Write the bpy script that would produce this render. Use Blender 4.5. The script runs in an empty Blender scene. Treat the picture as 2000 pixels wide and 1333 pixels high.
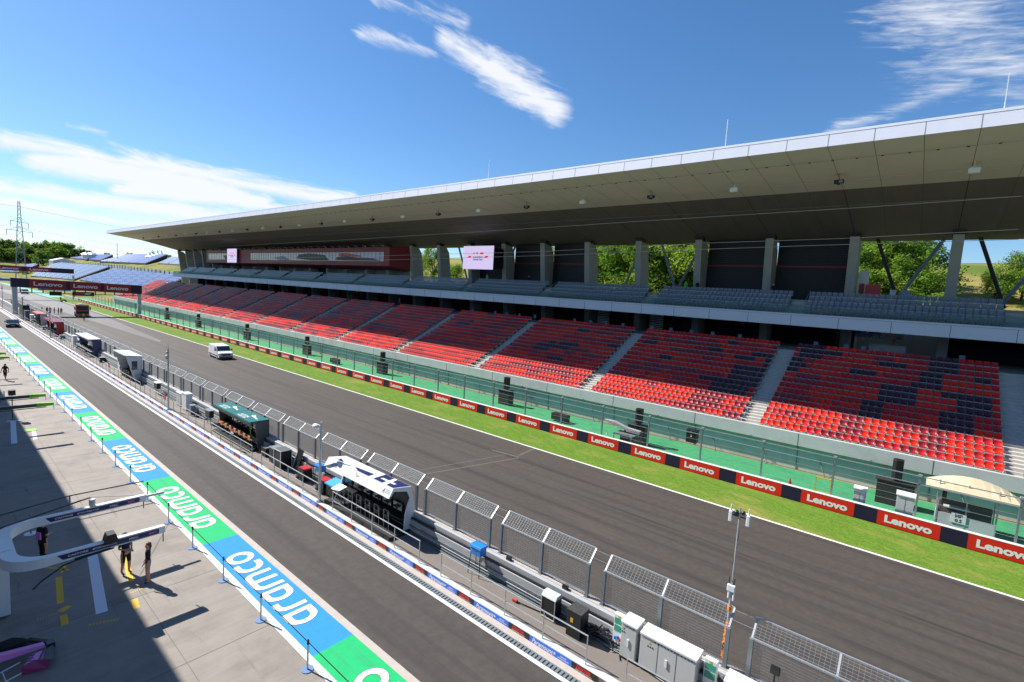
import bpy, bmesh, math, random
import numpy as np
from mathutils import Vector, Matrix
R = random.Random(7)
rad = math.radians
scene = bpy.context.scene
COL = scene.collection

# ---------------------------------------------------------------- camera, sky, sun, exposure
CAM_H = 12.5
YAW, PITCH, ROLL, FPX = rad(50.22810661), rad(5.47555665), rad(3.57514026), 969.29
_F = Vector((math.sin(YAW)*math.cos(PITCH), math.cos(YAW)*math.cos(PITCH), -math.sin(PITCH)))
_R = Vector((math.cos(YAW), -math.sin(YAW), 0)); _U = _R.cross(_F)
CR = math.cos(ROLL)*_R+math.sin(ROLL)*_U; CU = -math.sin(ROLL)*_R+math.cos(ROLL)*_U
cd = bpy.data.cameras.new('camera'); cam = bpy.data.objects.new('camera', cd); COL.objects.link(cam)
cd.sensor_width = 36; cd.lens = FPX/2000*36; cd.clip_start = .1; cd.clip_end = 6000
cam.matrix_world = Matrix(((CR.x, CU.x, -_F.x, 0), (CR.y, CU.y, -_F.y, 0), (CR.z, CU.z, -_F.z, CAM_H), (0, 0, 0, 1)))
scene.camera = cam
SUN_EL, SUN_AZ = rad(43.5), rad(14.5)          # sun stands ahead of the lens, 14 degrees left of the track's direction
sd = bpy.data.lights.new('sun', 'SUN'); sd.energy = 4.9; sd.angle = rad(.5); sd.color = (1, .95, .87)
so = bpy.data.objects.new('sun', sd); COL.objects.link(so)
sdir = Vector((-math.sin(SUN_AZ)*math.cos(SUN_EL), math.cos(SUN_AZ)*math.cos(SUN_EL), math.sin(SUN_EL)))
so.rotation_euler = sdir.to_track_quat('Z', 'Y').to_euler(); so.location = (0, 0, 60)
scene.view_settings.view_transform = 'Standard'; scene.view_settings.look = 'None'
scene.view_settings.exposure = .72; scene.view_settings.gamma = 1
w = bpy.data.worlds.new('World'); scene.world = w; w.use_nodes = True
nt = w.node_tree; nt.nodes.clear(); N = nt.nodes.new; L = nt.links.new
def mth(op, a, b=None, c=None, clamp=False):
    n = N('ShaderNodeMath'); n.operation = op; n.use_clamp = clamp
    for i, x in enumerate((a, b, c)):
        if x is None: continue
        if isinstance(x, (int, float)): n.inputs[i].default_value = x
        else: L(x, n.inputs[i])
    return n.outputs[0]
sky = N('ShaderNodeTexSky'); sky.sky_type = 'NISHITA'; sky.sun_disc = False
sky.sun_elevation = SUN_EL; sky.sun_rotation = -SUN_AZ; sky.altitude = 200; sky.air_density = 1.0; sky.dust_density = .25; sky.ozone_density = 4.5
tc = N('ShaderNodeTexCoord'); sx = N('ShaderNodeSeparateXYZ'); L(tc.outputs['Generated'], sx.inputs[0])
az = mth('ARCTAN2', sx.outputs[0], sx.outputs[1]); el = mth('ARCSINE', sx.outputs[2])
def noise(scale, sxx, syy, detail=6, off=0.):
    c = N('ShaderNodeCombineXYZ'); L(mth('MULTIPLY', az, sxx), c.inputs[0]); L(mth('MULTIPLY_ADD', el, syy, off), c.inputs[1]); c.inputs[2].default_value = off
    # streaks run down to the right: shear
    L(mth('MULTIPLY_ADD', mth('MULTIPLY', az, el), syy*1.1, mth('MULTIPLY_ADD', el, syy, off)), c.inputs[1])
    n = N('ShaderNodeTexNoise'); n.inputs['Scale'].default_value = scale; n.inputs['Detail'].default_value = detail; n.inputs['Roughness'].default_value = .62
    n.inputs['Distortion'].default_value = .5; L(c.outputs[0], n.inputs['Vector']); return n.outputs[0]
n1 = noise(1, 5, 18); n2 = noise(1, 26, 46, 7, 3.)
warp = mth('MULTIPLY_ADD', n1, .06, -.03)
azw = mth('ADD', az, warp); elw = mth('SUBTRACT', el, mth('MULTIPLY', warp, .6))
CLOUDS = [(0.705, 0.4429, 0.8045, 0.4062, 0.036, 0.93), (0.8045, 0.4062, 0.93, 0.345, 0.048, 1.08), (0.5911, 0.4843, 0.7467, 0.4681, 0.026, 0.62), (0.5712, 0.4238, 0.6968, 0.4192, 0.022, 0.43), (0.0832, 0.166, 0.2696, 0.168, 0.024, 1.0), (0.2696, 0.166, 0.5576, 0.15, 0.024, 1.0), (0.12, 0.15, 0.4, 0.138, 0.03, 1.3), (0.2, 0.125, 0.4782, 0.13, 0.022, 1.12), (0.047, 0.105, 0.42, 0.095, 0.024, 1.06), (0.0469, 0.085, 0.36, 0.07, 0.024, 0.94), (0.0462, 0.05, 0.22, 0.045, 0.012, 0.59), (1.5035, 0.4457, 1.628, 0.3446, 0.1, 0.52), (1.4227, 0.2969, 1.576, 0.3368, 0.024, 0.47), (0.1467, 0.2002, 0.1929, 0.1972, 0.008, 0.41)]
tot = None
for (a0, e0, a1, e1, wd, st) in CLOUDS:
    dx, dy = a1-a0, e1-e0; l2 = dx*dx+dy*dy
    px = mth('SUBTRACT', azw, a0); py = mth('SUBTRACT', elw, e0)
    t = mth('DIVIDE', mth('ADD', mth('MULTIPLY', px, dx), mth('MULTIPLY', py, dy)), l2, clamp=True)
    qx = mth('SUBTRACT', px, mth('MULTIPLY', t, dx)); qy = mth('SUBTRACT', py, mth('MULTIPLY', t, dy))
    d = mth('SQRT', mth('ADD', mth('MULTIPLY', qx, qx), mth('MULTIPLY', qy, qy)))
    m = mth('MULTIPLY', mth('SUBTRACT', 1., mth('DIVIDE', d, wd), clamp=True), st)
    tot = m if tot is None else mth('MAXIMUM', tot, m)
dens = mth('ADD', tot, mth('MULTIPLY_ADD', n1, 1.5, mth('MULTIPLY_ADD', n2, .7, -1.12)))
mr = N('ShaderNodeMapRange'); mr.interpolation_type = 'SMOOTHSTEP'; L(dens, mr.inputs[0])
for i, v in ((1, .12), (2, .95), (3, 0.), (4, .93)): mr.inputs[i].default_value = v
gate = mth('MULTIPLY', mr.outputs[0], mth('MULTIPLY', tot, 6., clamp=True))
mix = N('ShaderNodeMix'); mix.data_type = 'RGBA'; L(gate, mix.inputs[0]); mix.inputs[7].default_value = (9.2, 9.4, 9.9, 1)
hs = N('ShaderNodeHueSaturation'); gm = N('ShaderNodeGamma'); gm.inputs[1].default_value = .9; L(sky.outputs[0], gm.inputs[0])
hs.inputs['Saturation'].default_value = 1.2; hs.inputs['Value'].default_value = 1.6; L(gm.outputs[0], hs.inputs['Color'])
tint = N('ShaderNodeMix'); tint.data_type = 'RGBA'; tint.blend_type = 'MULTIPLY'; tint.inputs[0].default_value = 1; tint.inputs[7].default_value = (.9, .97, 1.04, 1); L(hs.outputs[0], tint.inputs[6]); L(tint.outputs[2], mix.inputs[6])
bg = N('ShaderNodeBackground'); bg.inputs[1].default_value = .064; L(mix.outputs[2], bg.inputs[0])
wo = N('ShaderNodeOutputWorld'); L(bg.outputs[0], wo.inputs[0])
cy = scene.cycles; cy.max_bounces = 6; cy.diffuse_bounces = 3; cy.glossy_bounces = 3; cy.transparent_max_bounces = 12; cy.caustics_reflective = False; cy.caustics_refractive = False

# ---------------------------------------------------------------- materials
_M = {}
def mat(key, col, rough=.6, metal=0., var=0., vscale=4., stretch=(1, 1, 1), col2=None, bump=0., bscale=30., spec=.5, emit=0., extra=None):
    if key in _M: return _M[key]
    m = bpy.data.materials.new(key); m.use_nodes = True; t = m.node_tree; b = t.nodes['Principled BSDF']
    b.inputs['Base Color'].default_value = (*col, 1); b.inputs['Roughness'].default_value = rough; b.inputs['Metallic'].default_value = metal
    b.inputs['Specular IOR Level'].default_value = spec
    if var or bump or col2:
        co = t.nodes.new('ShaderNodeNewGeometry'); mp = t.nodes.new('ShaderNodeMapping'); mp.inputs['Scale'].default_value = stretch
        t.links.new(co.outputs['Position'], mp.inputs['Vector'])
    if var or col2:
        nz = t.nodes.new('ShaderNodeTexNoise'); nz.inputs['Scale'].default_value = vscale; nz.inputs['Detail'].default_value = 7; nz.inputs['Roughness'].default_value = .65
        t.links.new(mp.outputs[0], nz.inputs['Vector'])
        rp = t.nodes.new('ShaderNodeValToRGB'); t.links.new(nz.outputs[0], rp.inputs[0])
        c2 = col2 or tuple(c*(1-var) for c in col); c1 = col if col2 else tuple(min(1, c*(1+var)) for c in col)
        rp.color_ramp.elements[0].position = .32; rp.color_ramp.elements[1].position = .68
        rp.color_ramp.elements[0].color = (*c2, 1); rp.color_ramp.elements[1].color = (*c1, 1)
        t.links.new(rp.outputs[0], b.inputs['Base Color'])
        if extra: extra(t, b, mp, rp)
    if bump:
        n3 = t.nodes.new('ShaderNodeTexNoise'); n3.inputs['Scale'].default_value = bscale; n3.inputs['Detail'].default_value = 4
        t.links.new(co.outputs['Position'], n3.inputs['Vector'])
        bp = t.nodes.new('ShaderNodeBump'); bp.inputs['Strength'].default_value = bump; bp.inputs['Distance'].default_value = .02
        t.links.new(n3.outputs[0], bp.inputs['Height']); t.links.new(bp.outputs[0], b.inputs['Normal'])
    if emit:
        b.inputs['Emission Color'].default_value = (*col, 1); b.inputs['Emission Strength'].default_value = emit
    _M[key] = m; return m
def layer(t, b, vec, scale, col, lo, hi, amt, detail=5, prev=None, stretch=None):
    """blend a second coloured noise layer over a base colour"""
    if stretch:
        g = t.nodes.new('ShaderNodeNewGeometry'); mp = t.nodes.new('ShaderNodeMapping'); mp.inputs['Scale'].default_value = stretch
        t.links.new(g.outputs['Position'], mp.inputs['Vector']); vec = mp.outputs[0]
    n = t.nodes.new('ShaderNodeTexNoise'); n.inputs['Scale'].default_value = scale; n.inputs['Detail'].default_value = detail; n.inputs['Roughness'].default_value = .6
    t.links.new(vec, n.inputs['Vector']); r = t.nodes.new('ShaderNodeMapRange'); t.links.new(n.outputs[0], r.inputs[0])
    r.inputs[1].default_value = lo; r.inputs[2].default_value = hi; r.inputs[4].default_value = amt
    x = t.nodes.new('ShaderNodeMix'); x.data_type = 'RGBA'; t.links.new(r.outputs[0], x.inputs[0]); t.links.new(prev, x.inputs[6]); x.inputs[7].default_value = (*col, 1)
    t.links.new(x.outputs[2], b.inputs['Base Color']); return x.outputs[2]
def ex_track(t, b, mp, rp):
    p = layer(t, b, mp.outputs[0], .5, (.030, .027, .025), .48, .68, .65, prev=rp.outputs[0], stretch=(2.2, .05, 1))
    p = layer(t, b, mp.outputs[0], .9, (.11, .09, .075), .58, .8, .5, prev=p, stretch=(.6, .12, 1))
    layer(t, b, mp.outputs[0], 9, (.17, .15, .13), .72, .8, .6, prev=p, detail=8)
def ex_grass(t, b, mp, rp):
    p = layer(t, b, mp.outputs[0], .55, (.30, .26, .07), .5, .7, .8, prev=rp.outputs[0], stretch=(.7, .35, 1))
    p = layer(t, b, mp.outputs[0], 7, (.045, .13, .012), .45, .75, .6, prev=p, stretch=(1, .45, 1), detail=8)
    layer(t, b, mp.outputs[0], .8, (.07, .2, .015), .45, .7, .45, prev=p, stretch=(1.6, .05, 1))
def ex_apron(t, b, mp, rp):
    p = layer(t, b, mp.outputs[0], 2.2, (.2, .175, .155), .5, .8, .6, prev=rp.outputs[0], stretch=(.1, 2.2, 1))
    p = layer(t, b, mp.outputs[0], .5, (.15, .13, .115), .5, .72, .7, prev=p, detail=8)
    p = layer(t, b, mp.outputs[0], .9, (.10, .09, .085), .62, .74, .6, prev=p, stretch=(3, .22, 1))
    layer(t, b, mp.outputs[0], 3, (.36, .22, .10), .72, .8, .5, prev=p)
def ex_green(t, b, mp, rp):
    p = layer(t, b, mp.outputs[0], 1.1, (.02, .16, .11), .5, .75, .7, prev=rp.outputs[0], stretch=(1, .4, 1))
    layer(t, b, mp.outputs[0], 6, (.2, .42, .24), .6, .8, .5, prev=p, detail=8)
def ex_hill(t, b, mp, rp):
    p = layer(t, b, mp.outputs[0], .05, (.07, .14, .02), .42, .62, .8, prev=rp.outputs[0])
    layer(t, b, mp.outputs[0], .9, (.32, .2, .09), .58, .75, .6, prev=p, detail=8)
def ex_wall(t, b, mp, rp):
    layer(t, b, mp.outputs[0], .7, (.3, .29, .27), .52, .75, .5, prev=rp.outputs[0], stretch=(1, .6, .6))
def ex_paint(t, b, mp, rp):
    p = layer(t, b, mp.outputs[0], 1.5, (.09, .12, .13), .56, .8, .45, prev=rp.outputs[0], stretch=(3, .12, 1))
    layer(t, b, mp.outputs[0], 5, (.30, .36, .36), .66, .8, .5, prev=p, detail=9)
ASPH = mat('track asphalt', (.074, .063, .055), .72, var=.14, vscale=3, extra=ex_track, bump=.25, bscale=60, spec=.35)
PITA = mat('pit lane asphalt', (.070, .061, .055), .75, var=.16, vscale=2.5, extra=ex_track, bump=.25, bscale=60, spec=.35)
WALKA = mat('walkway concrete', (.19, .165, .145), .85, var=.08, vscale=2)
APRON = mat('brushed apron concrete', (.27, .24, .21), .8, var=.09, vscale=1.2, extra=ex_apron)
GRASS = mat('verge grass', (.13, .22, .026), .9, var=.4, vscale=10, extra=ex_grass, bump=.8, bscale=22, spec=.15)
GREEN = mat('green painted run-off', (.05, .30, .125), .85, var=.12, vscale=3, extra=ex_green, spec=.25)
HILL = mat('dry hillside grass', (.27, .23, .07), .95, var=.25, vscale=.8, extra=ex_hill, spec=.1)
WHITE = mat('white line paint', (.78, .76, .73), .6, var=.05, vscale=5, extra=lambda t, b, mp, rp: layer(t, b, mp.outputs[0], 3, (.36, .33, .30), .6, .78, .6, prev=rp.outputs[0], detail=9), spec=.2)
CREAM = mat('pale kerb concrete', (.46, .41, .37), .8, var=.08, vscale=3)
CONC = mat('light precast concrete', (.56, .56, .53), .8, var=.05, vscale=.8, extra=ex_wall)
CONC2 = mat('pillar concrete', (.38, .38, .36), .85, var=.08, vscale=.7)
STEPC = mat('step concrete', (.53, .50, .45), .85, var=.07, vscale=3)
STEPS_ = mat('riser concrete', (.30, .28, .26), .85)
WALLP = mat('grey pit wall paint', (.42, .44, .46), .6, var=.05, vscale=2)
ROOFW = mat('white roof cladding', (.78, .78, .84), .45, var=.02, vscale=1)
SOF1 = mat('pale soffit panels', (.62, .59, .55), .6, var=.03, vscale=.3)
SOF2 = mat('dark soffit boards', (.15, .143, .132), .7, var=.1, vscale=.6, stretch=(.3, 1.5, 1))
SEAM = mat('joint shadow gap', (.03, .03, .03), .8)
FASC = mat('blue white fascia cladding', (.66, .71, .80), .45, var=.02)
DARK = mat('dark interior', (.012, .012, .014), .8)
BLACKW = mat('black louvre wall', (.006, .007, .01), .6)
BLACK = mat('black plastic', (.012, .012, .013), .45)
RUBB = mat('rubber', (.02, .02, .02), .8)
STEEL = mat('galvanised steel', (.50, .53, .55), .45, metal=.55, var=.08, vscale=6)
STEELD = mat('dull galvanised post', (.23, .27, .29), .5, metal=.4, var=.1, vscale=4)
STEELB = mat('black steel', (.015, .015, .017), .4)
BARW = mat('white seat bar', (.55, .55, .55), .4)
RED = mat('board red', (.74, .018, .012), .4)
NAVYB = mat('board dark blue', (.014, .006, .045), .45)
WLET = mat('white lettering', (.86, .86, .86), .5)
BLUEB = mat('board blue', (.03, .20, .86), .45)
BLKB = mat('board black', (.012, .012, .014), .45)
REDL = mat('red lettering', (.8, .02, .02), .5)
ARB = mat('painted light blue', (.035, .27, .64), .65, spec=.15, var=.05, vscale=3, extra=ex_paint)
ARG = mat('painted bright green', (.02, .46, .16), .65, spec=.15, var=.05, vscale=3, extra=ex_paint)
S_R = mat('seat bright red', (.74, .024, .010), .5, spec=.25); S_M = mat('seat crimson', (.52, .014, .018), .5, spec=.25)
S_K = mat('seat maroon', (.30, .012, .022), .45, spec=.4); S_D = mat('seat dark plum', (.055, .012, .026), .45, spec=.35)
S_G = mat('seat grey', (.20, .235, .29), .4); S_B = mat('seat royal blue', (.02, .09, .33), .5); S_B2 = mat('seat faded blue', (.10, .165, .30), .45, var=.1)
PALEA = mat('paler asphalt patch', (.10, .092, .09), .6, var=.15, vscale=.6, stretch=(1, .1, 1)); SUITE = mat('dark red cladding', (.20, .007, .009), .5)
GLASS = mat('dark glass', (.03, .045, .06), .08, spec=.8)
NAVY = mat('navy panel', (.012, .02, .12), .4)
PINK = mat('pink panel', (.75, .22, .60), .4)
TEAL = mat('teal green panel', (.015, .16, .15), .4); TEALD = mat('dark green panel', (.006, .035, .03), .4)
LIME = mat('lime panel', (.22, .55, .02), .5)
ORANGE = mat('orange strap', (.85, .25, .02), .6); YEL = mat('yellow paint', (.72, .42, .02), .7)
BLUEP = mat('bright blue plastic', (.02, .22, .70), .4); TAN = mat('tan leather', (.62, .27, .12), .5)
WPL = mat('white plastic', (.80, .81, .82), .4); GPL = mat('pale grey cabinet', (.55, .57, .57), .45, var=.03)
REDP = mat('red plastic', (.50, .02, .02), .4); BSTEEL = mat('blue grey steel', (.22, .28, .38), .5)
SKIN = mat('skin', (.55, .30, .20), .6); CBLK = mat('black cloth', (.012, .012, .014), .9); HAIR = mat('red brown hair', (.10, .025, .012), .7)
DENIM = mat('denim', (.16, .22, .34), .9); SHOE = mat('dark shoe', (.02, .02, .02), .7); HIVIS = mat('green hi-vis', (.10, .62, .08), .7); GREYC = mat('grey cloth', (.35, .36, .38), .9); HAIRD = mat('dark hair', (.03, .02, .015), .7)
LEAF1 = mat('leaves mid green', (.12, .24, .03), .75, spec=.2); LEAF2 = mat('leaves dark green', (.03, .075, .012), .75, spec=.2); LEAF3 = mat('leaves yellow green', (.24, .36, .05), .75, spec=.2); BARK = mat('bark', (.11, .08, .055), .9)
for m_ in (LEAF1, LEAF2, LEAF3):       # thin leaves let some light through
    t_ = m_.node_tree; b_ = t_.nodes['Principled BSDF']; tr_ = t_.nodes.new('ShaderNodeBsdfTranslucent'); c_ = b_.inputs['Base Color'].default_value
    tr_.inputs[0].default_value = (min(1, c_[0]*1.7), min(1, c_[1]*1.5), c_[2]*.9, 1); x_ = t_.nodes.new('ShaderNodeMixShader'); x_.inputs[0].default_value = .4
    t_.links.new(b_.outputs[0], x_.inputs[1]); t_.links.new(tr_.outputs[0], x_.inputs[2]); t_.links.new(x_.outputs[0], t_.nodes['Material Output'].inputs[0])
def glass_clear():
    m = bpy.data.materials.new('clear green glass'); m.use_nodes = True; t = m.node_tree; t.nodes.clear()
    a = t.nodes.new('ShaderNodeBsdfTransparent'); a.inputs[0].default_value = (.62, .80, .80, 1); g = t.nodes.new('ShaderNodeBsdfGlossy'); g.inputs[0].default_value = (.7, .8, .8, 1); g.inputs[1].default_value = .05
    x = t.nodes.new('ShaderNodeMixShader'); x.inputs[0].default_value = .12; o = t.nodes.new('ShaderNodeOutputMaterial')
    t.links.new(a.outputs[0], x.inputs[1]); t.links.new(g.outputs[0], x.inputs[2]); t.links.new(x.outputs[0], o.inputs[0]); return m
GCLR = glass_clear()
def chain_mat():
    """diamond wire netting: real sheet, the holes between the wires are transparent"""
    m = bpy.data.materials.new('diamond wire netting'); m.use_nodes = True; t = m.node_tree; b = t.nodes['Principled BSDF']
    b.inputs['Base Color'].default_value = (.34, .36, .37, 1); b.inputs['Metallic'].default_value = .5; b.inputs['Roughness'].default_value = .5
    g = t.nodes.new('ShaderNodeNewGeometry'); s = t.nodes.new('ShaderNodeSeparateXYZ'); t.links.new(g.outputs['Position'], s.inputs[0])
    def mm(op, a, c):
        n = t.nodes.new('ShaderNodeMath'); n.operation = op
        for i, x in enumerate((a, c)):
            if isinstance(x, (int, float)): n.inputs[i].default_value = x
            else: t.links.new(x, n.inputs[i])
        return n.outputs[0]
    ws = []
    for sg in (1, -1):
        u = mm('DIVIDE', mm('ADD', s.outputs[1], mm('MULTIPLY', s.outputs[2], sg*1.)), .14)
        ws.append(mm('LESS_THAN', mm('ABSOLUTE', mm('SUBTRACT', mm('FRACT', mm('ADD', u, 1000.), 0.), .5), 0.), .013))
    al = mm('MAXIMUM', ws[0], ws[1]); t.links.new(al, b.inputs['Alpha']); return m
NET = chain_mat()

# ---------------------------------------------------------------- mesh helpers
class MB:
    def __init__(s, org=(0, 0, 0)): s.v = []; s.f = []; s.m = []; s.o = Vector(org)
    def add(s, vs, fs, m, M=None):
        k = len(s.v)
        for p in vs:
            p = Vector(p)
            if M is not None: p = M @ p
            s.v.append(tuple(p-s.o))
        for q in fs: s.f.append(tuple(i+k for i in q)); s.m.append(m)
        return s
    def box(s, x0, x1, y0, y1, z0, z1, m, M=None):
        if x1 < x0: x0, x1 = x1, x0
        if y1 < y0: y0, y1 = y1, y0
        if z1 < z0: z0, z1 = z1, z0
        return s.add([(x0, y0, z0), (x1, y0, z0), (x1, y1, z0), (x0, y1, z0), (x0, y0, z1), (x1, y0, z1), (x1, y1, z1), (x0, y1, z1)],
                     [(0, 3, 2, 1), (4, 5, 6, 7), (0, 1, 5, 4), (1, 2, 6, 5), (2, 3, 7, 6), (3, 0, 4, 7)], m, M)
    def bar(s, p, q, w, m, h=None, n=4):
        p = Vector(p); q = Vector(q); d = (q-p); l = d.length
        if l < 1e-6: return s
        up = Vector((0, 0, 1)) if abs(d.z)/l < .95 else Vector((1, 0, 0))
        a = d.cross(up).normalized(); b = a.cross(d).normalized(); h = h or w
        if n == 4: ring = [(-w/2, -h/2), (w/2, -h/2), (w/2, h/2), (-w/2, h/2)]
        else: ring = [(math.cos(2*math.pi*i/n)*w/2, math.sin(2*math.pi*i/n)*h/2) for i in range(n)]
        vs = [p+a*x+b*y for x, y in ring]+[q+a*x+b*y for x, y in ring]
        fs = [(i, (i+1) % n, n+(i+1) % n, n+i) for i in range(n)]+[tuple(range(n))[::-1], tuple(range(n, 2*n))]
        return s.add(vs, fs, m)
    def path(s, pts, w, m, n=6):
        for a, b in zip(pts, pts[1:]): s.bar(a, b, w, m, n=n)
        return s
    def cone(s, c, r0, r1, z0, z1, m, n=12, sy=1.):
        vs = [(c[0]+math.cos(2*math.pi*i/n)*r0, c[1]+math.sin(2*math.pi*i/n)*r0*sy, z0) for i in range(n)]+[(c[0]+math.cos(2*math.pi*i/n)*r1, c[1]+math.sin(2*math.pi*i/n)*r1*sy, z1) for i in range(n)]
        return s.add(vs, [(i, (i+1) % n, n+(i+1) % n, n+i) for i in range(n)]+[tuple(range(n))[::-1], tuple(range(n, 2*n))], m)
    def prism(s, prof, y0, y1, m, axis='y', M=None):
        """profile of (x,z) run along y (or (y,z) along x, or (x,y) along z)"""
        f = {'y': lambda a, b, t: (a, t, b), 'x': lambda a, b, t: (t, a, b), 'z': lambda a, b, t: (a, b, t)}[axis]
        n = len(prof); vs = [f(a, b, y0) for a, b in prof]+[f(a, b, y1) for a, b in prof]
        return s.add(vs, [(i, (i+1) % n, n+(i+1) % n, n+i) for i in range(n)]+[tuple(range(n))[::-1], tuple(range(n, 2*n))], m, M)
    def ball(s, c, r, m, n=10, k=6, sc=(1, 1, 1)):
        vs = []; fs = []
        for j in range(k+1):
            th = math.pi*j/k
            for i in range(n): vs.append((c[0]+r*sc[0]*math.sin(th)*math.cos(2*math.pi*i/n), c[1]+r*sc[1]*math.sin(th)*math.sin(2*math.pi*i/n), c[2]+r*sc[2]*math.cos(th)))
        for j in range(k):
            for i in range(n): fs.append((j*n+i, (j+1)*n+i, (j+1)*n+(i+1) % n, j*n+(i+1) % n))
        return s.add(vs, fs, m)
    def build(s, name, parent=None, smooth=False, bevel=0):
        me = bpy.data.meshes.new(name); me.from_pydata(s.v, [], s.f); ms = []
        for x in s.m:
            if x not in ms: ms.append(x)
        for x in ms: me.materials.append(x)
        idx = {x: i for i, x in enumerate(ms)}
        me.polygons.foreach_set('material_index', [idx[x] for x in s.m])
        if smooth: me.polygons.foreach_set('use_smooth', [True]*len(me.polygons))
        me.validate(); me.update()
        o = bpy.data.objects.new(name, me); COL.objects.link(o)
        if parent is not None: o.parent = parent
        else: o.location = s.o
        if bevel:
            b = o.modifiers.new('bevel', 'BEVEL'); b.width = bevel; b.segments = 2; b.limit_method = 'ANGLE'
        return o
def tag(o, label=None, cat=None, group=None, kind=None):
    if label: o['label'] = label
    if cat: o['category'] = cat
    if group: o['group'] = group
    if kind: o['kind'] = kind
    return o
def empty(name, loc, label=None, cat=None, group=None, rz=0):
    o = bpy.data.objects.new(name, None); COL.objects.link(o); o.location = loc; o.rotation_euler = (0, 0, rz); o.empty_display_size = .2
    return tag(o, label, cat, group)
def struct(mb, name): return tag(mb.build(name), kind='structure')
def dup(o, parent=None, loc=None, rz=None, label=None):
    c = o.copy(); COL.objects.link(c); c.parent = parent
    if loc is not None: c.location = loc
    if rz is not None: c.rotation_euler = (0, 0, rz)
    if label: c['label'] = label
    for ch in o.children: dup(ch, c)
    return c
ORD = ['first', 'second', 'third', 'fourth', 'fifth', 'sixth', 'seventh', 'eighth', 'ninth', 'tenth', 'eleventh', 'twelfth', 'thirteenth', 'fourteenth', 'fifteenth', 'sixteenth', 'seventeenth', 'eighteenth', 'nineteenth']
TENS = {2: 'twent', 3: 'thirt', 4: 'fort', 5: 'fift', 6: 'sixt', 7: 'sevent', 8: 'eight', 9: 'ninet'}
def nth(n):
    if n <= 19: return ORD[n-1]
    if n % 10 == 0: return TENS[n//10]+'ieth'
    return TENS[n//10]+'y-'+ORD[n % 10-1]
_T = {}
def text(s, bold=0., shear=0., narrow=1.):
    """outline of a word as (verts, faces, width) with cap height 1"""
    k = (s, bold, shear, narrow)
    if k in _T: return _T[k]
    c = bpy.data.curves.new('word', 'FONT'); c.body = s; c.size = 1; c.offset = bold; c.shear = shear; c.resolution_u = 3
    o = bpy.data.objects.new('word', c); COL.objects.link(o)
    dg = bpy.context.evaluated_depsgraph_get(); me = bpy.data.meshes.new_from_object(o.evaluated_get(dg))
    vs = [tuple(v.co) for v in me.vertices]; fs = [tuple(p.vertices) for p in me.polygons]
    bpy.data.objects.remove(o); bpy.data.curves.remove(c); bpy.data.meshes.remove(me)
    x0 = min(v[0] for v in vs); x1 = max(v[0] for v in vs); y0 = min(v[1] for v in vs); y1 = max(v[1] for v in vs); h = y1-y0
    vs = [((v[0]-x0)/h*narrow, (v[1]-y0)/h, 0) for v in vs]
    _T[k] = (vs, fs, (x1-x0)/h*narrow); return _T[k]
def word(mb, s, pos, right, up, h, m, width=None, bold=0., shear=0., narrow=1., center=True):
    vs, fs, wd = text(s, bold, shear, narrow); right = Vector(right).normalized(); up = Vector(up).normalized()
    kx = h if width is None else width/wd; W = wd*kx
    p0 = Vector(pos)-(right*W/2 if center else Vector((0, 0, 0)))-up*(h/2 if center else 0)
    mb.add([p0+right*(v[0]*kx)+up*(v[1]*h) for v in vs], fs, m); return mb
def pixel(p):
    d = Vector(p)-Vector((0, 0, CAM_H)); z = d.dot(_F)
    return (1000+FPX*d.dot(CR)/z, 666.5-FPX*d.dot(CU)/z, z) if z > .1 else (-1e5, -1e5, z)
# ---------------------------------------------------------------- ground, track, pit lane
PROF = [(45, -.03), (50, 0), (90, 12), (125, 23), (160, 27), (420, 28), (1500, 28)]
def tz(x):
    for (a, za), (b, zb) in zip(PROF, PROF[1:]):
        if x <= b: return za+(zb-za)*max(0, (x-a))/(b-a)
    return 28
YMAX = 1900
m = MB(); m.add([(-900, -300, -.03), (45, -300, -.03), (45, YMAX, -.03), (-900, YMAX, -.03)], [(0, 1, 2, 3)], HILL); struct(m, 'ground')
def tz2(x, y):
    t = min(1, max(0, (y-780)/130)); return max(tz(x) if x > 45 else -.08, 17*t*t*(3-2*t)-.08)
m = MB(); xs = [-300, -100, 0, 30, 45, 50, 60, 70, 80, 90, 100, 112, 125, 135, 145, 160, 200, 280, 420, 1500]; ys = list(range(-300, 760, 25))+list(range(760, 960, 20))+list(range(1000, YMAX+1, 100))
vs = [(x, y, tz2(x, y)+(0 if x < 60 else (R.random()-.5)*.7+math.sin(y*.013+x*.03)*.5-.3)) for x in xs for y in ys]; ny = len(ys)
m.add(vs, [(i*ny+j, (i+1)*ny+j, (i+1)*ny+j+1, i*ny+j+1) for i in range(len(xs)-1) for j in range(ny-1)], HILL); struct(m, 'hillside')
def sheet(name, x0, x1, y0, y1, z, mt): struct(MB().box(x0, x1, y0, y1, -.02, z, mt), name)
sheet('paddock_apron', -30, 7.82, -20, 700, .004, APRON)
sheet('apron_edge_line', 7.83, 8.06, -20, 700, .012, WHITE)
m = MB()
for k in range(-3, 50):
    y0 = 14.52+10.05*k
    m.box(8.06, 9.58, y0, y0+10.05, -.02, .016, ARB if k % 2 == 0 else ARG)
struct(m, 'painted_pit_lane_strip')
_rz = 0.
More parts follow.
